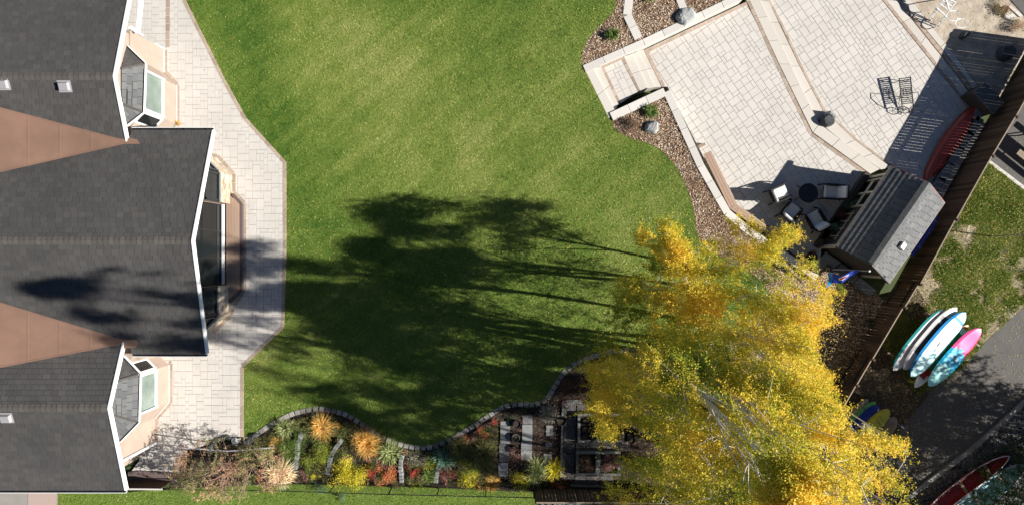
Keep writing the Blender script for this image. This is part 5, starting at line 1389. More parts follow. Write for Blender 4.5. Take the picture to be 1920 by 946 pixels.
def tuft(name, px, py, rpx, pcol, label, n=170, h=None, z=0.0, cat='ornamental grass', group=None, wd=.009, clutter=1.0, arch=1.0):
    rpx *= 1.2; n = int(n*1.35); r = rpx*S0; h = h or r*.75; c = np.array(P3(px, py, z)); a = rng.uniform(0, 2*np.pi, n); L = r*rng.uniform(.45, 1.15, n)
    d = np.stack([np.cos(a), np.sin(a), np.zeros(n)], 1); s = np.stack([-np.sin(a), np.cos(a), np.zeros(n)], 1)
    V = []; tn = np.clip(rng.normal(.5, .28, n), 0, 1)
    ts = (0, .35, .7, 1); wds = (1, .95, .7, .08); base = c+d*.04*rng.uniform(0, 1, (n, 1)); cl_ = rng.normal(0, .16*r, (7, 2))[rng.integers(0, 7, n)]; base[:, :2] += cl_
    tw = rng.uniform(-.25, .25, n)
    for t_, w_ in zip(ts, wds):
        hh = h*rng.uniform(.9, 1.1)*(np.sin(np.pi*min(t_, 1)*.72)**.9)*np.clip(1.25-L/r*.4*arch, .3, 1.4)
        ctr = base+d*(L*t_)[:, None]+s*(tw*L*t_*t_)[:, None]; ctr[:, 2] += hh
        V.append(ctr-s*wd*w_); V.append(ctr+s*wd*w_)
    V = np.stack(V, 1).reshape(-1, 3)-c; F_ = []
    idx = np.arange(n)*8
    for k in range(3): F_.append(np.stack([idx+2*k, idx+2*k+1, idx+2*k+3, idx+2*k+2], 1))
    F_ = np.concatenate(F_); me = bpy.data.meshes.new(name); me.from_pydata(V.tolist(), [], F_.tolist())
    at = me.attributes.new('tone', 'FLOAT', 'FACE'); at.data.foreach_set('value', np.tile(tn, 3).astype(np.float32)); me.materials.append(pal(pcol, PAL[pcol]))
    o = bpy.data.objects.new(name, me); COL.objects.link(o); o.location = tuple(c); return tag(o, label, cat, group)
def shrub(name, px, py, rx, ry, h, pcol, label, n=900, leaf=.03, z=0.0, cat='shrub', stems=True, group=None, tonef=None, lobes=7, fill=.55, stemcol='twig'):
    rx *= 1.22; ry *= 1.22; n = int(n*1.6); RX, RY = rx*S0, ry*S0; c = np.array(P3(px, py, z))
    t = empty(name, tuple(c), label, cat, group)
    lb = np.stack([rng.uniform(-.62, .62, lobes), rng.uniform(-.62, .62, lobes), rng.uniform(.3, .8, lobes)], 1); lr = rng.uniform(.32, .55, lobes)
    k = rng.integers(0, lobes, n); dd = rand_dirs(n)*(rng.uniform(0, 1, (n, 1))**fill)*lr[k][:, None]
    p = lb[k]+dd; rad = np.sqrt(p[:, 0]**2+p[:, 1]**2); p[:, :2] /= np.maximum(1, rad)[:, None]; p[:, 2] = np.clip(p[:, 2], .03, 1.05)
    C = p*np.array([RX, RY, h]); A = rand_dirs(n, .6)*(leaf*rng.uniform(.6, 1.3, (n, 1))); B = np.cross(A, rand_dirs(n)); B = B/np.linalg.norm(B, axis=1, keepdims=True)*leaf*.55
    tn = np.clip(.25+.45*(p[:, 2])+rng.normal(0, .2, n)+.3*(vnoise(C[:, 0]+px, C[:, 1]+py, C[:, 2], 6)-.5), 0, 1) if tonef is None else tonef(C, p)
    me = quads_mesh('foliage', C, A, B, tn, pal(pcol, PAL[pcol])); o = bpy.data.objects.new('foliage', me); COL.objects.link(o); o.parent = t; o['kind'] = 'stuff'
    if stems:
        q = MB()
        for i in range(9):
            e = lb[i % lobes]*np.array([RX, RY, h])*rng.uniform(.8, 1.3); e = Vector(e); q.tube([Vector((0, 0, 0)), e*.5+Vector((0, 0, h*.12)), e], [.014, .009, .004], n=4, caps=False)
        o = q.local('stems', M[stemcol], t); o['kind'] = 'stuff'
    return t
tuft('ornamental_grass', 534, 800, 17, 'varieg', 'pale green spiky grass tuft just inside the kerb, leftmost')
tuft('ornamental_grass', 607, 796, 21, 'gold', 'golden orange grass tuft near the top of the kerb curve', n=230)
tuft('ornamental_grass', 522, 829, 12, 'gold', 'small yellow tuft where the white pole ends', n=110)
tuft('ornamental_grass', 545, 842, 18, 'green', 'dark green grass tuft left of the curved stone wall', n=200)
tuft('ornamental_grass', 526, 884, 23, 'blond', 'bleached straw coloured tuft at the lower left of the bed', n=330, wd=.014)
shrub('dry_plant', 504, 886, 20, 15, .35, 'coral', 'orange dry leaves beside the bleached tuft', 380, .035, cat='plant')
tuft('ornamental_grass', 503, 851, 15, 'varieg', 'thin pale green tuft above the orange dry leaves', n=110)
shrub('green_shrub', 598, 850, 28, 28, .62, 'lime', 'lime green shrub between the first two stone walls', 1700, .022)
shrub('olive_shrub', 578, 806, 20, 13, .35, 'olive', 'small olive brown shrub left of the golden tuft', 500, .022)
shrub('small_plant', 592, 889, 10, 7, .25, 'yellow', 'tiny yellow plant below the lime green shrub', 200, .02, cat='plant')
tuft('ornamental_grass', 690, 827, 23, 'gold', 'dense amber grass mound below the kerb', n=420, wd=.007, h=.5)
tuft('ornamental_grass', 735, 844, 21, 'varieg', 'cream and green striped tuft where the kerb bends', n=190, wd=.013)
shrub('yellow_shrub', 658, 880, 33, 35, .85, 'yellow', 'bright yellow shrub, largest in the flower bed', 2600, .028, lobes=10)
shrub('coral_shrub', 729, 885, 24, 22, .5, 'coral', 'coral red shrub left of the pale stone wall', 1200, .026)
shrub('flower_clump', 702, 880, 14, 18, .35, 'red', 'dark red flowers between the yellow and coral shrubs', 380, .024, cat='flowers')
shrub('pink_plant', 697, 857, 15, 11, .3, 'rose', 'dusty pink feathery plant under the amber grass', 420, .02, cat='plant')
shrub('small_red_shrub', 780, 886, 11, 11, .35, 'red', 'small round red shrub right of the pale stone wall', 420, .02)
shrub('leafy_plant', 779, 906, 18, 9, .25, 'lime', 'bright green leafy plant below the small red shrub', 380, .03, cat='plant')
shrub('dry_plant', 782, 861, 26, 13, .3, 'grey', 'grey brown dry plants under the lowest kerb curve', 700, .02, cat='plant')
tuft('ornamental_grass', 805, 889, 14, 'green', 'dark spiky tuft right of the small red shrub', n=120)
shrub('small_plant', 806, 869, 14, 9, .25, 'yellow', 'yellow green low plant right of the dry plants', 260, .02, cat='plant')
shrub('dark_red_plant', 841, 892, 21, 20, .4, 'darkred', 'dark reddish leafy plant beside the last stone wall', 800, .022, cat='plant')
shrub('olive_shrub', 880, 871, 26, 18, .55, 'lime', 'olive green feathery shrub above the yellow green one', 1100, .02)
shrub('yellow_green_shrub', 877, 894, 23, 16, .5, 'yellow', 'yellow green shrub at the lower edge of the bed', 900, .022)
tuft('ornamental_grass', 834, 858, 17, 'bluegreen', 'blue green spiky tuft by the kerb', n=120, wd=.015)
tuft('ornamental_grass', 862, 833, 22, 'olive', 'brownish sprawling tuft close to the kerb', n=200)
shrub('orange_plant', 631, 793, 11, 8, .3, 'gold', 'small orange plant under the top of the kerb', 240, .022, cat='plant')
shrub('green_plant', 640, 808, 12, 10, .3, 'green', 'small fresh green plant below the orange one', 300, .024, cat='plant')
shrub('dark_shrub', 660, 805, 18, 16, .4, 'olive', 'dull dark green shrub left of the amber grass', 700, .02)
shrub('flower_stem_plant', 604, 911, 14, 12, .5, 'bluegreen', 'thin blue green plant leaning over the wire fence, left', 260, .022, cat='plant')
shrub('flower_stem_plant', 641, 931, 9, 9, .3, 'bluegreen', 'small plant with a pink flower outside the wire fence', 150, .022, cat='plant')
shrub('red_plant', 908, 808, 13, 15, .4, 'coral', 'bright red orange plant below the kerb, upper right of the bed', 480, .024, cat='plant')
shrub('magenta_flowers', 924, 790, 10, 10, .3, 'red', 'magenta red flowers left of the long slabs', 220, .02, cat='flowers')
shrub('red_plant', 871, 820, 11, 9, .3, 'red', 'small red plant touching the kerb', 260, .02, cat='plant')
tuft('ornamental_grass', 905, 845, 24, 'olive', 'large brownish spiky tuft left of the long slabs', n=230)
shrub('rose_shrub', 961, 852, 21, 16, .5, 'rose', 'dusty pink twiggy shrub between the two stepping paths', 520, .016)
tuft('ornamental_grass', 1028, 773, 16, 'grey', 'pale grey round grass tuft under the kerb', n=190)
tuft('ornamental_grass', 1006, 877, 20, 'varieg', 'golden green tuft at the foot of the right stepping path', n=190)
tuft('ornamental_grass', 1036, 877, 17, 'yellow', 'bright yellow tuft beside the timber edging', n=170)
shrub('golden_shrub', 974, 901, 23, 20, .6, 'yellow', 'olive yellow shrub at the lower edge between the paths', 900, .024)
shrub('coral_plant', 1046, 905, 17, 8, .25, 'coral', 'small coral pink plants beside the short wooden fence', 260, .02, cat='plant')
shrub('tan_plant', 899, 906, 10, 11, .35, 'gold', 'tan dry plant left of the amber brown tuft', 240, .024, cat='plant')
tuft('ornamental_grass', 921, 902, 13, 'gold', 'amber brown tuft at the lower edge left of the slabs', n=170)
shrub('leafy_plant', 918, 866, 15, 14, .35, 'olive', 'olive leafy plant beside the third long slab', 420, .028, cat='plant')
shrub('brown_shrub', 1070, 726, 32, 30, .6, 'darkred', 'brown red shrub in the shade where the kerb bends up', 1500, .022)
shrub('dead_plant', 1100, 866, 18, 16, .3, 'brown', 'dead brown plants left of the raised bed divider', 420, .028, z=.2, cat='plant')
shrub('dead_plant', 1141, 866, 18, 17, .35, 'rose', 'curled pinkish dead leaves right of the raised bed divider', 480, .030, z=.2, cat='plant')
for i, (a, c, r, pc, lb) in enumerate([(560, 790, 12, 'olive', 'low olive ground plant under the kerb, upper left'), (620, 880, 10, 'brown', 'low brown plant left of the bright yellow shrub'), (575, 880, 14, 'olive', 'low mixed plant below the curved stone wall'), (715, 818, 10, 'olive', 'low olive plant between the amber mound and the kerb'),
        (765, 870, 9, 'darkred', 'low dark red plant right of the pale stone wall'), (855, 860, 12, 'green', 'low green plant behind the blue green tuft'), (890, 835, 12, 'brown', 'low brown plant near the small red plant'), (940, 905, 9, 'brown', 'low brown plant below the left stepping path'),
        (1000, 905, 14, 'olive', 'low olive plant below the right stepping path'), (985, 765, 16, 'dark', 'dark low plant under the kerb above the right path'), (955, 775, 14, 'dark', 'dark low plant under the kerb above the left path'), (480, 870, 16, 'olive', 'low green plant under the pink twigged bush'), (740, 905, 14, 'brown', 'low brown plant below the coral shrub'), (462, 850, 16, 'green', 'low green plant beside the white pole')]):
    shrub('low_plant', a, c, r, r*.8, .22, pc, lb, 320, .022, cat='plant')
# bushes around the patios
tuft('small_yucca', 1148, 67, 12, 'green', 'small spiky green plant in the top left mulch bed', n=110, wd=.016)
tuft('small_yucca', 1219, 210, 11, 'green', 'small spiky green plant above the angular boulder', n=110, wd=.016)
tuft('small_yucca', 1217, -3, 11, 'green', 'small spiky green plant cut by the upper frame edge', n=90, wd=.016)
shrub('brown_bush', 1186, 237, 13, 14, .5, 'brown', 'dark brown dried bush left of the angular boulder', 900, .02)
shrub('round_bush', 1570, 543, 11, 12, .45, 'lime', 'small round dark green bush below the flag', 1300, .016, z=-.5)
shrub('dark_bush', 1634, 600, 20, 16, .4, 'dark', 'dark green low bush in the shade by the fence', 700, .026, z=-.9)
shrub('potted_rust_plant', 1517, 480, 11, 11, .4, 'brown', 'rusty dry plant growing in the corner pot', 500, .022, z=-.45, cat='plant')
shrub('planter_shrub', 1592, 384, 13, 11, .35, 'bluegreen', 'blue green shrub in the shed planter, upper', 420, .026, z=-.4)
shrub('planter_shrub', 1580, 405, 13, 13, .35, 'darkred', 'reddish dark plants in the middle of the shed planter', 360, .024, z=-.4)
shrub('planter_shrub', 1566, 428, 12, 10, .35, 'bluegreen', 'blue green shrub in the shed planter, lower', 380, .026, z=-.4)
shrub('fence_bush', 1890, 165, 22, 34, .6, 'dark', 'dark bush growing along the fence behind the storage box', 1500, .026, z=-.95)
shrub('corner_plants', 1873, 14, 20, 18, .35, 'autumn', 'green and tan plants in the upper right corner', 700, .026, z=-1)
shrub('corner_plants', 1903, 50, 16, 16, .4, 'autumn', 'green plants beside the pale flat stone', 700, .026, z=-1)
shrub('terrace_shrub', 335, 234, 5, 8, .2, 'gold', 'small dry orange plant at the foot of the upper bay', 160, .02, cat='plant')
# mixed ground cover filling the bed between the bigger plants
bedp = PL([(448, 832), (500, 812), (545, 787), (600, 773), (650, 785), (700, 820), (740, 836), (800, 846), (850, 832), (890, 806), (935, 775), (932, 905), (780, 908), (620, 903), (470, 900), (440, 860)], 0)
q_ = scatter_in(bedp, 60000); cl = vnoise(q_[:, 0], q_[:, 1], None, 1.9)*.5+vnoise(q_[:, 0]+7, q_[:, 1], None, 5)*.5; k_ = cl > .40; q_, cl = q_[k_], cl[k_]
for nm_, pc_, lo_, hi_, lb_ in (('ground_cover', 'olive', 0, .52, 'low olive and green plants covering the flower bed'), ('ground_cover', 'green', .52, .68, 'low green plants between the flower bed shrubs'), ('ground_cover', 'rose', .68, .80, 'low pinkish dry plants between the shrubs'), ('ground_cover', 'brown', .80, 1.01, 'brown dry plants and litter in the flower bed')):
    h_ = vnoise(q_[:, 0]+40, q_[:, 1]+3, None, .9); h_ = (h_-h_.min())/(h_.max()-h_.min()); s_ = (h_ >= lo_*1.0) & (h_ < hi_); n = int(s_.sum())
    C = np.zeros((n, 3)); C[:, :2] = q_[s_]; C[:, 2] = (cl[s_]-.38)*rng.uniform(.1, 1.3, n)
    A = rand_dirs(n, .8)*(.026*rng.uniform(.6, 1.5, (n, 1))); Bv = np.cross(A, rand_dirs(n)); Bv = Bv/np.linalg.norm(Bv, axis=1, keepdims=True)*.010
    o = bpy.data.objects.new(nm_, quads_mesh(nm_, C, A, Bv, np.clip(rng.normal(.5, .25, n), 0, 1), pal(pc_, PAL[pc_]))); COL.objects.link(o); tag(o, lb_, 'ground cover', kind='stuff')
leaf_scatter('fallen_leaves', PL([(935, 775), (1050, 745), (1180, 740), (1260, 800), (1270, 910), (935, 910)], 0), 3500, .022, 'dry leaves on the garden paths and soil', z=.05, m=pal('rose', PAL['rose']))
# ------------------------------------------------------------------ trees
def bez(a, b_, c, n=6):
    return [a*(1-t)**2+b_*2*t*(1-t)+c*t*t for t in [i/n for i in range(n+1)]]
def tree_from_clusters(name, label, base, top, clusters, ctone, leafmat, barkm, n_leaf, spray, r0=.16, nlimb=26, ntwig=240, leaf=.029, cat='tree', z0=0.0, tw=.006):
    """clusters: (n,3) world points that the crown is made of"""
    t = empty(name, (base[0], base[1], z0), label, cat)
    B_ = Vector((base[0], base[1], z0)); T_ = Vector(top)
    cv = .95 if name == 'birch_tree' else .2; mid = B_.lerp(T_, .42)+Vector((R.uniform(-cv, cv), R.choice((-1, 1))*R.uniform(.4, 1)*cv, 0))
    q = MB(); tp = bez(B_, mid, T_, 12); q.tube(tp, [max(.015, r0*(1-i/12)**.8) for i in range(13)], n=8)
    nodes = []
    for i, p in enumerate(tp): nodes.append((p, max(.015, r0*(1-i/12)**.8)))
    cl = [Vector(c) for c in clusters]; idx = list(range(len(cl))); R.shuffle(idx)
    big = sorted(idx[:nlimb*4], key=lambda i: -(cl[i]-B_.lerp(T_, .5)).length)[:nlimb]
    for i in big:
        e = cl[i]
        if math.hypot(e.x-B_.x, e.y-B_.y) > 3.4: continue
        f = min(.92, max(.12, (e.z-z0)/max(1, (T_.z-z0))*.62)); k = max(1, min(11, int(f*12)+R.choice((-2, -1, 0, 0, 1, 2)))); s = tp[k]
        m_ = s.lerp(e, .5)+Vector((R.uniform(-.25, .25), R.uniform(-.25, .25), R.uniform(-.1, .35))); rr_ = min(nodes[k][1]*.55, .04)
        pts = bez(s, m_, e, 8); rad = [max(.011, rr_*(1-j/8.5)) for j in range(9)]; q.tube(pts, rad, n=5, caps=False)
        for j in (2, 3, 4, 5, 6, 7, 8): nodes.append((pts[j], rad[j]))
    NP = np.array([tuple(n_[0]) for n_ in nodes])
    for i in idx[:ntwig]:
        e = cl[i]; d = np.linalg.norm(NP-np.array(tuple(e)), axis=1)+np.maximum(0, NP[:, 2]-e.z)*.8; k = int(d.argmin())
        if d[k] > 1.5: continue
        s = nodes[k][0]; m_ = s.lerp(e, .5)+Vector((R.uniform(-.12, .12), R.uniform(-.12, .12), R.uniform(0, .2)))
        q.tube(bez(s, m_, e, 3), [min(.016, nodes[k][1]*.7), .011, tw*1.3, tw], n=3, caps=False)
    o = q.build('trunk', barkm, t, smooth=True)
    nC = len(clusters); C = np.repeat(clusters, n_leaf, 0); N = len(C)
    axis = clusters-np.array([[B_.x, B_.y, 0]])*np.array([[1, 1, 0]]); axis[:, 2] = 0; axis /= np.linalg.norm(axis, axis=1, keepdims=True)+1e-6
    axis = axis*.35+rng.normal(0, .28, axis.shape); axis[:, 2] -= .85 if name == 'birch_tree' else .2; axis /= np.linalg.norm(axis, axis=1, keepdims=True)
    u = rng.normal(0, 1, (N, 1))*spray*1.15; C = C+np.repeat(axis, n_leaf, 0)*u+rng.normal(0, spray*.20, (N, 3))
    tn = np.clip(np.repeat(ctone, n_leaf)+rng.normal(0, .09, N), 0, 1)
    A = rand_dirs(N, .7)*(leaf*rng.uniform(.7, 1.25, (N, 1))); Bv = np.cross(A, rand_dirs(N)); Bv = Bv/np.linalg.norm(Bv, axis=1, keepdims=True)*leaf*.72
    me = quads_mesh('crown', C-np.array([[B_.x, B_.y, z0]]), A, Bv, tn, leafmat); o = bpy.data.objects.new('crown', me); COL.objects.link(o); o.parent = t; o['kind'] = 'stuff'
    return t
CAN = [(1085, 690), (1108, 668), (1100, 640), (1130, 598), (1150, 560), (1162, 522), (1205, 512), (1215, 470), (1195, 448), (1205, 438), (1232, 452), (1240, 418), (1262, 424), (1270, 452), (1300, 470), (1325, 446), (1350, 440), (1372, 412), (1400, 416), (1432, 440), (1470, 455), (1478, 440), (1494, 430), (1492, 447), (1462, 468), (1455, 490), (1500, 488), (1530, 492), (1528, 508), (1550, 545), (1572, 572), (1545, 595), (1522, 640), (1535, 680), (1560, 705), (1570, 745), (1585, 790), (1590, 815), (1640, 815), (1692, 836), (1690, 845), (1650, 852), (1640, 870), (1682, 895), (1672, 915), (1620, 920), (1570, 960), (1540, 1100), (1120, 1100), (1112, 930), (1150, 880), (1168, 862), (1235, 860), (1245, 842), (1198, 800), (1170, 790), (1150, 822), (1130, 826), (1128, 795), (1100, 775), (1106, 750), (1098, 720)]
SHA = [(-130, 480), (-120, 560), (-50, 640), (60, 650), (240, 620), (420, 640), (470, 690), (430, 740), (560, 760), (640, 800), (720, 815), (800, 850), (900, 880), (1000, 930), (1200, 960), (1400, 960), (1400, 800), (1320, 640), (1250, 560), (1150, 500), (1128, 482), (1060, 468), (1020, 445), (1062, 412), (1000, 372), (942, 376), (934, 415), (936, 470), (880, 475), (862, 410), (840, 378), (785, 372), (765, 392), (712, 388), (700, 415), (738, 445), (660, 445), (600, 462), (520, 446), (420, 430), (380, 440), (340, 455), (200, 430), (60, 430)]
LIT = [(950, 470), (1060, 475), (1160, 520), (1165, 610), (1000, 640), (900, 600), (880, 520), (900, 470)]
kS = (1/math.tan(SUN_EL))*math.cos(SUN_AZ), (1/math.tan(SUN_EL))*math.sin(-SUN_AZ)
def hull_points(n, axes, zlo):
    """random points that fall inside the crown outline and inside the shade outline, near the trunks"""
    out = np.zeros((0, 4)); tries = 0
    while len(out) < n and tries < 300:
        tries += 1; m_ = 20000
        k = rng.choice(len(axes), m_, p=np.array([4.5, 2.4, 1.2, 2.8, 1.8, 2.6, 3.4, 1.8, 3.6, 5.2, 1.2, 2.6])/33.1); ax = np.array([[*a[0], a[1], a[2], a[3]] for a in axes])[k]   # gx, gy, ztop, rad, zlow
        z_ = ax[:, 4]+(ax[:, 2]-ax[:, 4])*rng.uniform(0, 1, m_)**.8; f = (z_-ax[:, 4])/(ax[:, 2]-ax[:, 4])
        prof = np.sqrt(np.clip(1-f**1.8, 0, 1))*np.clip(.45+f*2.2, 0, 1)
        rad = ax[:, 3]*prof*np.sqrt(rng.uniform(0, 1, m_))**.8; a = rng.uniform(0, 2*np.pi, m_)
        x = ax[:, 0]+rad*np.cos(a); y = ax[:, 1]+rad*np.sin(a)
        ix = CX+x*F/(CAM_H-z_); iy = CY-y*F/(CAM_H-z_)
        sx = CX+(x-kS[0]*z_)/S0; sy = CY-(y+kS[1]*z_)/S0
        keep = (inside(CAN, ix, iy) | ((iy > 948) & (ix > 1120) & (ix < 1800))) & inside(SHA, sx, sy)
        keep &= ~(inside(LIT, sx, sy) & (rng.uniform(0, 1, m_) > .30)); keep &= (vnoise(sx*.013, sy*.065) > .33); keep &= (sx > 200) | (vnoise(sx*.010, sy*.075) > .36)
        # open gaps and clumps
        cl = vnoise(x, y, z_, .85)*.6+vnoise(x+31, y, z_, 2.1)*.4
        keep &= cl > .515
        q = np.stack([x, y, z_, k], 1)[keep]; out = np.vstack([out, q])
    return out[:n]
def GW(px, py): return P(px, py, 0)
axes = [(GW(1185, 672), 18.3, 2.7, 4.0), (GW(1285, 600), 13.0, 3.2, 2.6), (GW(1382, 560), 9.5, 4.3, 2.0), (GW(1275, 745), 15.0, 3.6, 3.0), (GW(1410, 680), 12.5, 4.2, 2.2), (GW(1205, 525), 8.5, 2.7, 3.4), (GW(1330, 640), 14.0, 3.4, 3.0), (GW(1250, 830), 9.5, 3.8, 1.8), (GW(1470, 885), 12.0, 2.6, 3.6), (GW(1215, 725), 8.0, 3.4, 1.3), (GW(1330, 512), 7.2, 2.2, 3.2), (GW(1240, 665), 18.6, 4.0, 9.0)]
pts = hull_points(9300, axes, 2)
# the two high tips whose shade lies on the lawn
def tip(px, py, z_, n, r): 
    c = np.array([*P(px, py, z_), z_]); return np.hstack([c+rng.normal(0, 1, (n, 3))*np.array([r, r, .30 if r > .12 else .12]), np.full((n, 1), 2.0)])
ex = [tip(1120, 700, 6, 26, .3), tip(1150, 745, 6, 30, .35), tip(1112, 765, 6, 18, .25), tip(1145, 785, 6.2, 26, .3), tip(1140, 640, 6, 26, .3), tip(1165, 595, 5, 24, .3), tip(1180, 890, 4.5, 26, .3), tip(1160, 925, 4.5, 26, .3), tip(1225, 905, 5, 26, .35), tip(1300, 880, 5.5, 26, .35), tip(1190, 545, 5, 22, .3), tip(1252, 430, 6.0, 46, .16), tip(1258, 458, 6.2, 40, .22), tip(1262, 430, 5.2, 26, .14), tip(1207, 445, 6.2, 30, .16), tip(1476, 440, 5.9, 40, .15), tip(1455, 456, 6.0, 40, .2), tip(1490, 434, 5.4, 16, .10), tip(1264, 480, 6.6, 46, .22), tip(1276, 468, 7.1, 40, .2), tip(1282, 500, 6.6, 46, .3), tip(1440, 475, 6.2, 46, .25), tip(1230, 500, 5.6, 40, .3), tip(1415, 432, 5.4, 20, .22), tip(1380, 422, 5.2, 18, .18), tip(1690, 838, 9, 10, .10), tip(1670, 832, 9, 22, .16), tip(1672, 903, 9, 22, .15), tip(1135, 812, 7.5, 22, .14), tip(1120, 760, 7, 24, .2), tip(1515, 500, 5, 18, .16), tip(1548, 560, 5, 22, .2), tip(1552, 600, 5, 12, .15), tip(1105, 690, 6, 24, .2), tip(1400, 470, 4.8, 30, .3), tip(1340, 460, 4.8, 22, .25)]
allp = np.vstack([pts]+ex)
ax2 = np.array([a[0] for a in axes])
for row in range(len(pts), len(allp)):
    allp[row, 3] = np.argmin(np.hypot(ax2[:, 0]-allp[row, 0], ax2[:, 1]-allp[row, 1]))
IX = CX+allp[:, 0]*F/(CAM_H-allp[:, 2]); IY = CY-allp[:, 1]*F/(CAM_H-allp[:, 2])
tn = .59+.48*(vnoise(allp[:, 0], allp[:, 1], allp[:, 2], .55)-.5)+.34*(vnoise(allp[:, 0]+9, allp[:, 1], allp[:, 2], 1.4)-.5)+rng.normal(0, .06, len(allp))
low = np.clip((6.5-allp[:, 2])/5, 0, 1)          # lower leaves move towards the green end of the ramp
tn -= .10*low
for (gx, gy, gr, gd) in ((1300, 680, 60, .38), (1350, 520, 40, .15), (1180, 880, 70, .28), (1440, 540, 40, .22), (1250, 760, 60, .22), (1200, 610, 60, .12), (1450, 780, 90, .10), (1480, 850, 60, .14), (1400, 900, 60, .16), (1130, 620, 40, .2)):
    tn -= gd*np.exp(-(((IX-gx)/gr)**2+((IY-gy)/gr)**2))
labels = ['tallest birch with yellow leaves, standing nearest the lawn and kerb', 'yellow birch behind the tallest one, towards the patio', 'golden birch nearest the patio bench', 'green and yellow birch beside the raised beds', 'wide golden birch reaching over the kayaks', 'slender low birch at the lawn edge with bare white stems', 'middle birch of the group, yellow with green patches', 'greenish yellow birch at the bottom edge of the picture', 'golden birch rising from beyond the bottom edge beside the road', 'low spreading green and yellow birch next to the kerb bend', 'low golden birch between the slender birch and the patio bench', 'tall slender birch rising through the middle of the golden crown']
for k, a in enumerate(axes):
    sel = allp[:, 3] == k
    if sel.sum() < 10: continue
    P_ = allp[sel][:, :3]; zt_ = max(P_[:, 2])
    gpx = a[0][0]/S0+CX; z0_ = zg(*a[0])
    hi = P_[P_[:, 2] > zt_-1.3].mean(0)
    tree_from_clusters('birch_tree', labels[k], a[0], (hi[0], hi[1], zt_-.5), P_, np.clip(tn[sel], .06, .97), M['leaf'], M['bark'], 52, .24, r0=.05+.0045*zt_, nlimb=(16 if zt_ > 9 else 8), ntwig=(170 if zt_ > 9 else 70), z0=z0_, leaf=.031)
# big multi coloured bush left of the flower bed
bp_ = []
for _ in range(760):
    a_ = rng.uniform(0, 2*np.pi); r_ = math.sqrt(rng.uniform(0, 1)); x_, y_ = P(412+112*r_*math.cos(a_), 893+62*r_*math.sin(a_), 2.2); bp_.append((x_, y_, 2.3+rng.normal(0, .35)-r_*r_*1.0))
bp_ = np.array(bp_); bp_ = bp_[vnoise(bp_[:, 0], bp_[:, 1], bp_[:, 2], 2.0) > .47]
M['autumn'] = pal('autumn', PAL['autumn'])
tree_from_clusters('tall_bush', 'tall loose bush with pink twigs and green and rusty leaves beside the terrace', P(432, 868, 0), (*P(440, 876, 1.9), 1.9), bp_, np.clip(.5+1.1*(vnoise(bp_[:, 0], bp_[:, 1], None, 1.3)-.5)+rng.normal(0, .15, len(bp_)), .05, .97), M['autumn'], mat('pink_twig_bark', [(.24, .13, .11), (.36, .21, .18)], .3, 6, .8), 34, .13, r0=.05, nlimb=14, ntwig=120, leaf=.026, cat='bush', tw=.007)
# trees whose shade falls on the road (they stand just right of and below the picture)
def spruce(px, py, h, r, label, z0, nb=1500, nl=50):
    b0 = P(px, py, z0); z_ = z0+.35+(h-.4)*rng.uniform(0, 1, nb)**1.25; f = (z_-z0)/h
    a = rng.uniform(0, 2*np.pi, nb); rad = r*(1-f)**.85*rng.uniform(.3, 1, nb)**.6
    c = np.stack([b0[0]+rad*np.cos(a), b0[1]+rad*np.sin(a), z_-.18*rad], 1)
    return tree_from_clusters('spruce_tree', label, b0, (b0[0], b0[1], z0+h), c, rng.uniform(.2, .9, nb), pal('spruce', PAL['spruce'], .1), M['twig'], nl, .16, r0=.12, nlimb=14, ntwig=160, leaf=.036, z0=z0)
spruce(1905, 925, 7.5, 2.9, 'dark green spruce overhanging the canoes at the lower right corner', ZO)
spruce(2010, 825, 8.0, 2.5, 'dark spruce beyond the right edge, above the corner one', ZO)
def broad(px, py, h, r, label, z0, nb, pcol, lo=2.5):
    b0 = P(px, py, z0); k = rand_dirs(nb)*(rng.uniform(0, 1, (nb, 1))**.45); c = np.stack([b0[0]+k[:, 0]*r, b0[1]+k[:, 1]*r, z0+(h+lo)/2+k[:, 2]*(h-lo)/2], 1)
    c = c[vnoise(c[:, 0], c[:, 1], c[:, 2], 1.0) > .45]
    return tree_from_clusters('yellow_tree', label, b0, (b0[0], b0[1], z0+h*.9), c, rng.uniform(.4, .9, len(c)), M['leaf'], M['bark'], 40, .2, r0=.14, nlimb=18, ntwig=80, leaf=.045, z0=z0)
broad(2100, 805, 9.0, 3.0, 'yellow tree beyond the right edge beside the road', ZO, 1700, 'leaf')
broad(1745, 1065, 10.5, 2.9, 'yellow tree below the lower edge beside the road', ZO, 1800, 'leaf')
broad(1560, 1020, 7.0, 2.4, 'smaller yellow tree below the lower edge', ZO, 600, 'leaf', lo=1.5)
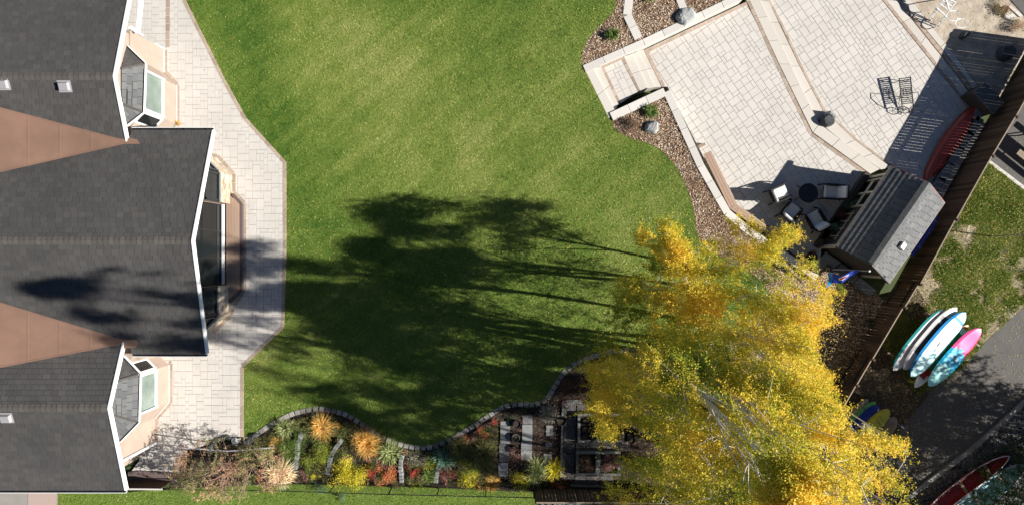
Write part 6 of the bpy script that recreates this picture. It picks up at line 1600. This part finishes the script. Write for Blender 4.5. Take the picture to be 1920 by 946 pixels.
# sapling on the rough grass
t = empty('sapling', P3(1857, 443, ZO), 'slender bare sapling in a ring of bare soil on the rough grass', 'tree')
b0 = Vector(P3(1857, 443, ZO)); q = MB(); q.tube([b0, b0+Vector((.05, .03, 1.6)), b0+Vector((.1, .06, 3.6))], [.028, .02, .008], n=6); q.build('trunk', M['plastic'], t)
q = MB()
for i in range(22):
    z_ = rng.uniform(1.5, 3.4); a_ = rng.uniform(0, 6.28); s_ = b0+Vector((.05, .03, z_)); l = .35*(3.8-z_)/2
    q.tube([s_, s_+Vector((math.cos(a_)*l, math.sin(a_)*l, l*.9))], [.007, .003], n=3, caps=False)
q.build('branches', M['twig'], t)
c_ = np.array(tuple(b0)); n = 700; CC = rng.normal(0, 1, (n, 3))*np.array([.22, .22, .75])+np.array([.05, .03, 2.4]); A = rand_dirs(n)*.035; Bv = np.cross(A, rand_dirs(n)); Bv = Bv/np.linalg.norm(Bv, axis=1, keepdims=True)*.022
o = bpy.data.objects.new('crown', quads_mesh('crown', CC, A, Bv, rng.uniform(0, 1, n), pal('olive', PAL['olive']))); COL.objects.link(o); o.parent = t; o['kind'] = 'stuff'
q = MB(); q.poly([(x, y, ZO+.012) for x, y in PL([(1836+25*math.cos(k*.393)*(1+.15*math.sin(k*2.1)), 440+25*math.sin(k*.393)*(1+.12*math.cos(k*3))) for k in range(16)], ZO)][::-1]); tag(q.build('soil_ring', M['dirt']), kind='structure')

# leaves lying on paving, patio, road and roof valleys
leaf_scatter('fallen_leaves', PL([(348, 0), (462, 221), (537, 304), (537, 480), (533, 613), (457, 687), (457, 818), (330, 840), (330, 690), (470, 600), (470, 300), (345, 240)], 0), 260, .022, 'few dry leaves on the house terrace', z=.045)
leaf_scatter('fallen_leaves', PL([(1330, 300), (1520, 260), (1610, 330), (1530, 480), (1460, 440), (1390, 395)], zp1), 220, .022, 'few dry leaves on the lower patio', z=zp1+.012)
leaf_scatter('fallen_leaves', PL([(1700, 790), (1800, 690), (1920, 590), (1960, 700), (1800, 850), (1690, 930), (1600, 930)], ZO), 900, .026, 'tan leaves on the road', z=ZO+.025)
leaf_scatter('fallen_leaves', PL([(1440, 640), (1350, 600), (1300, 690), (1300, 880), (1500, 880), (1626, 670), (1560, 520)], 0), 5000, .026, 'yellow leaves on the wood chips under the birches', z=-.0)
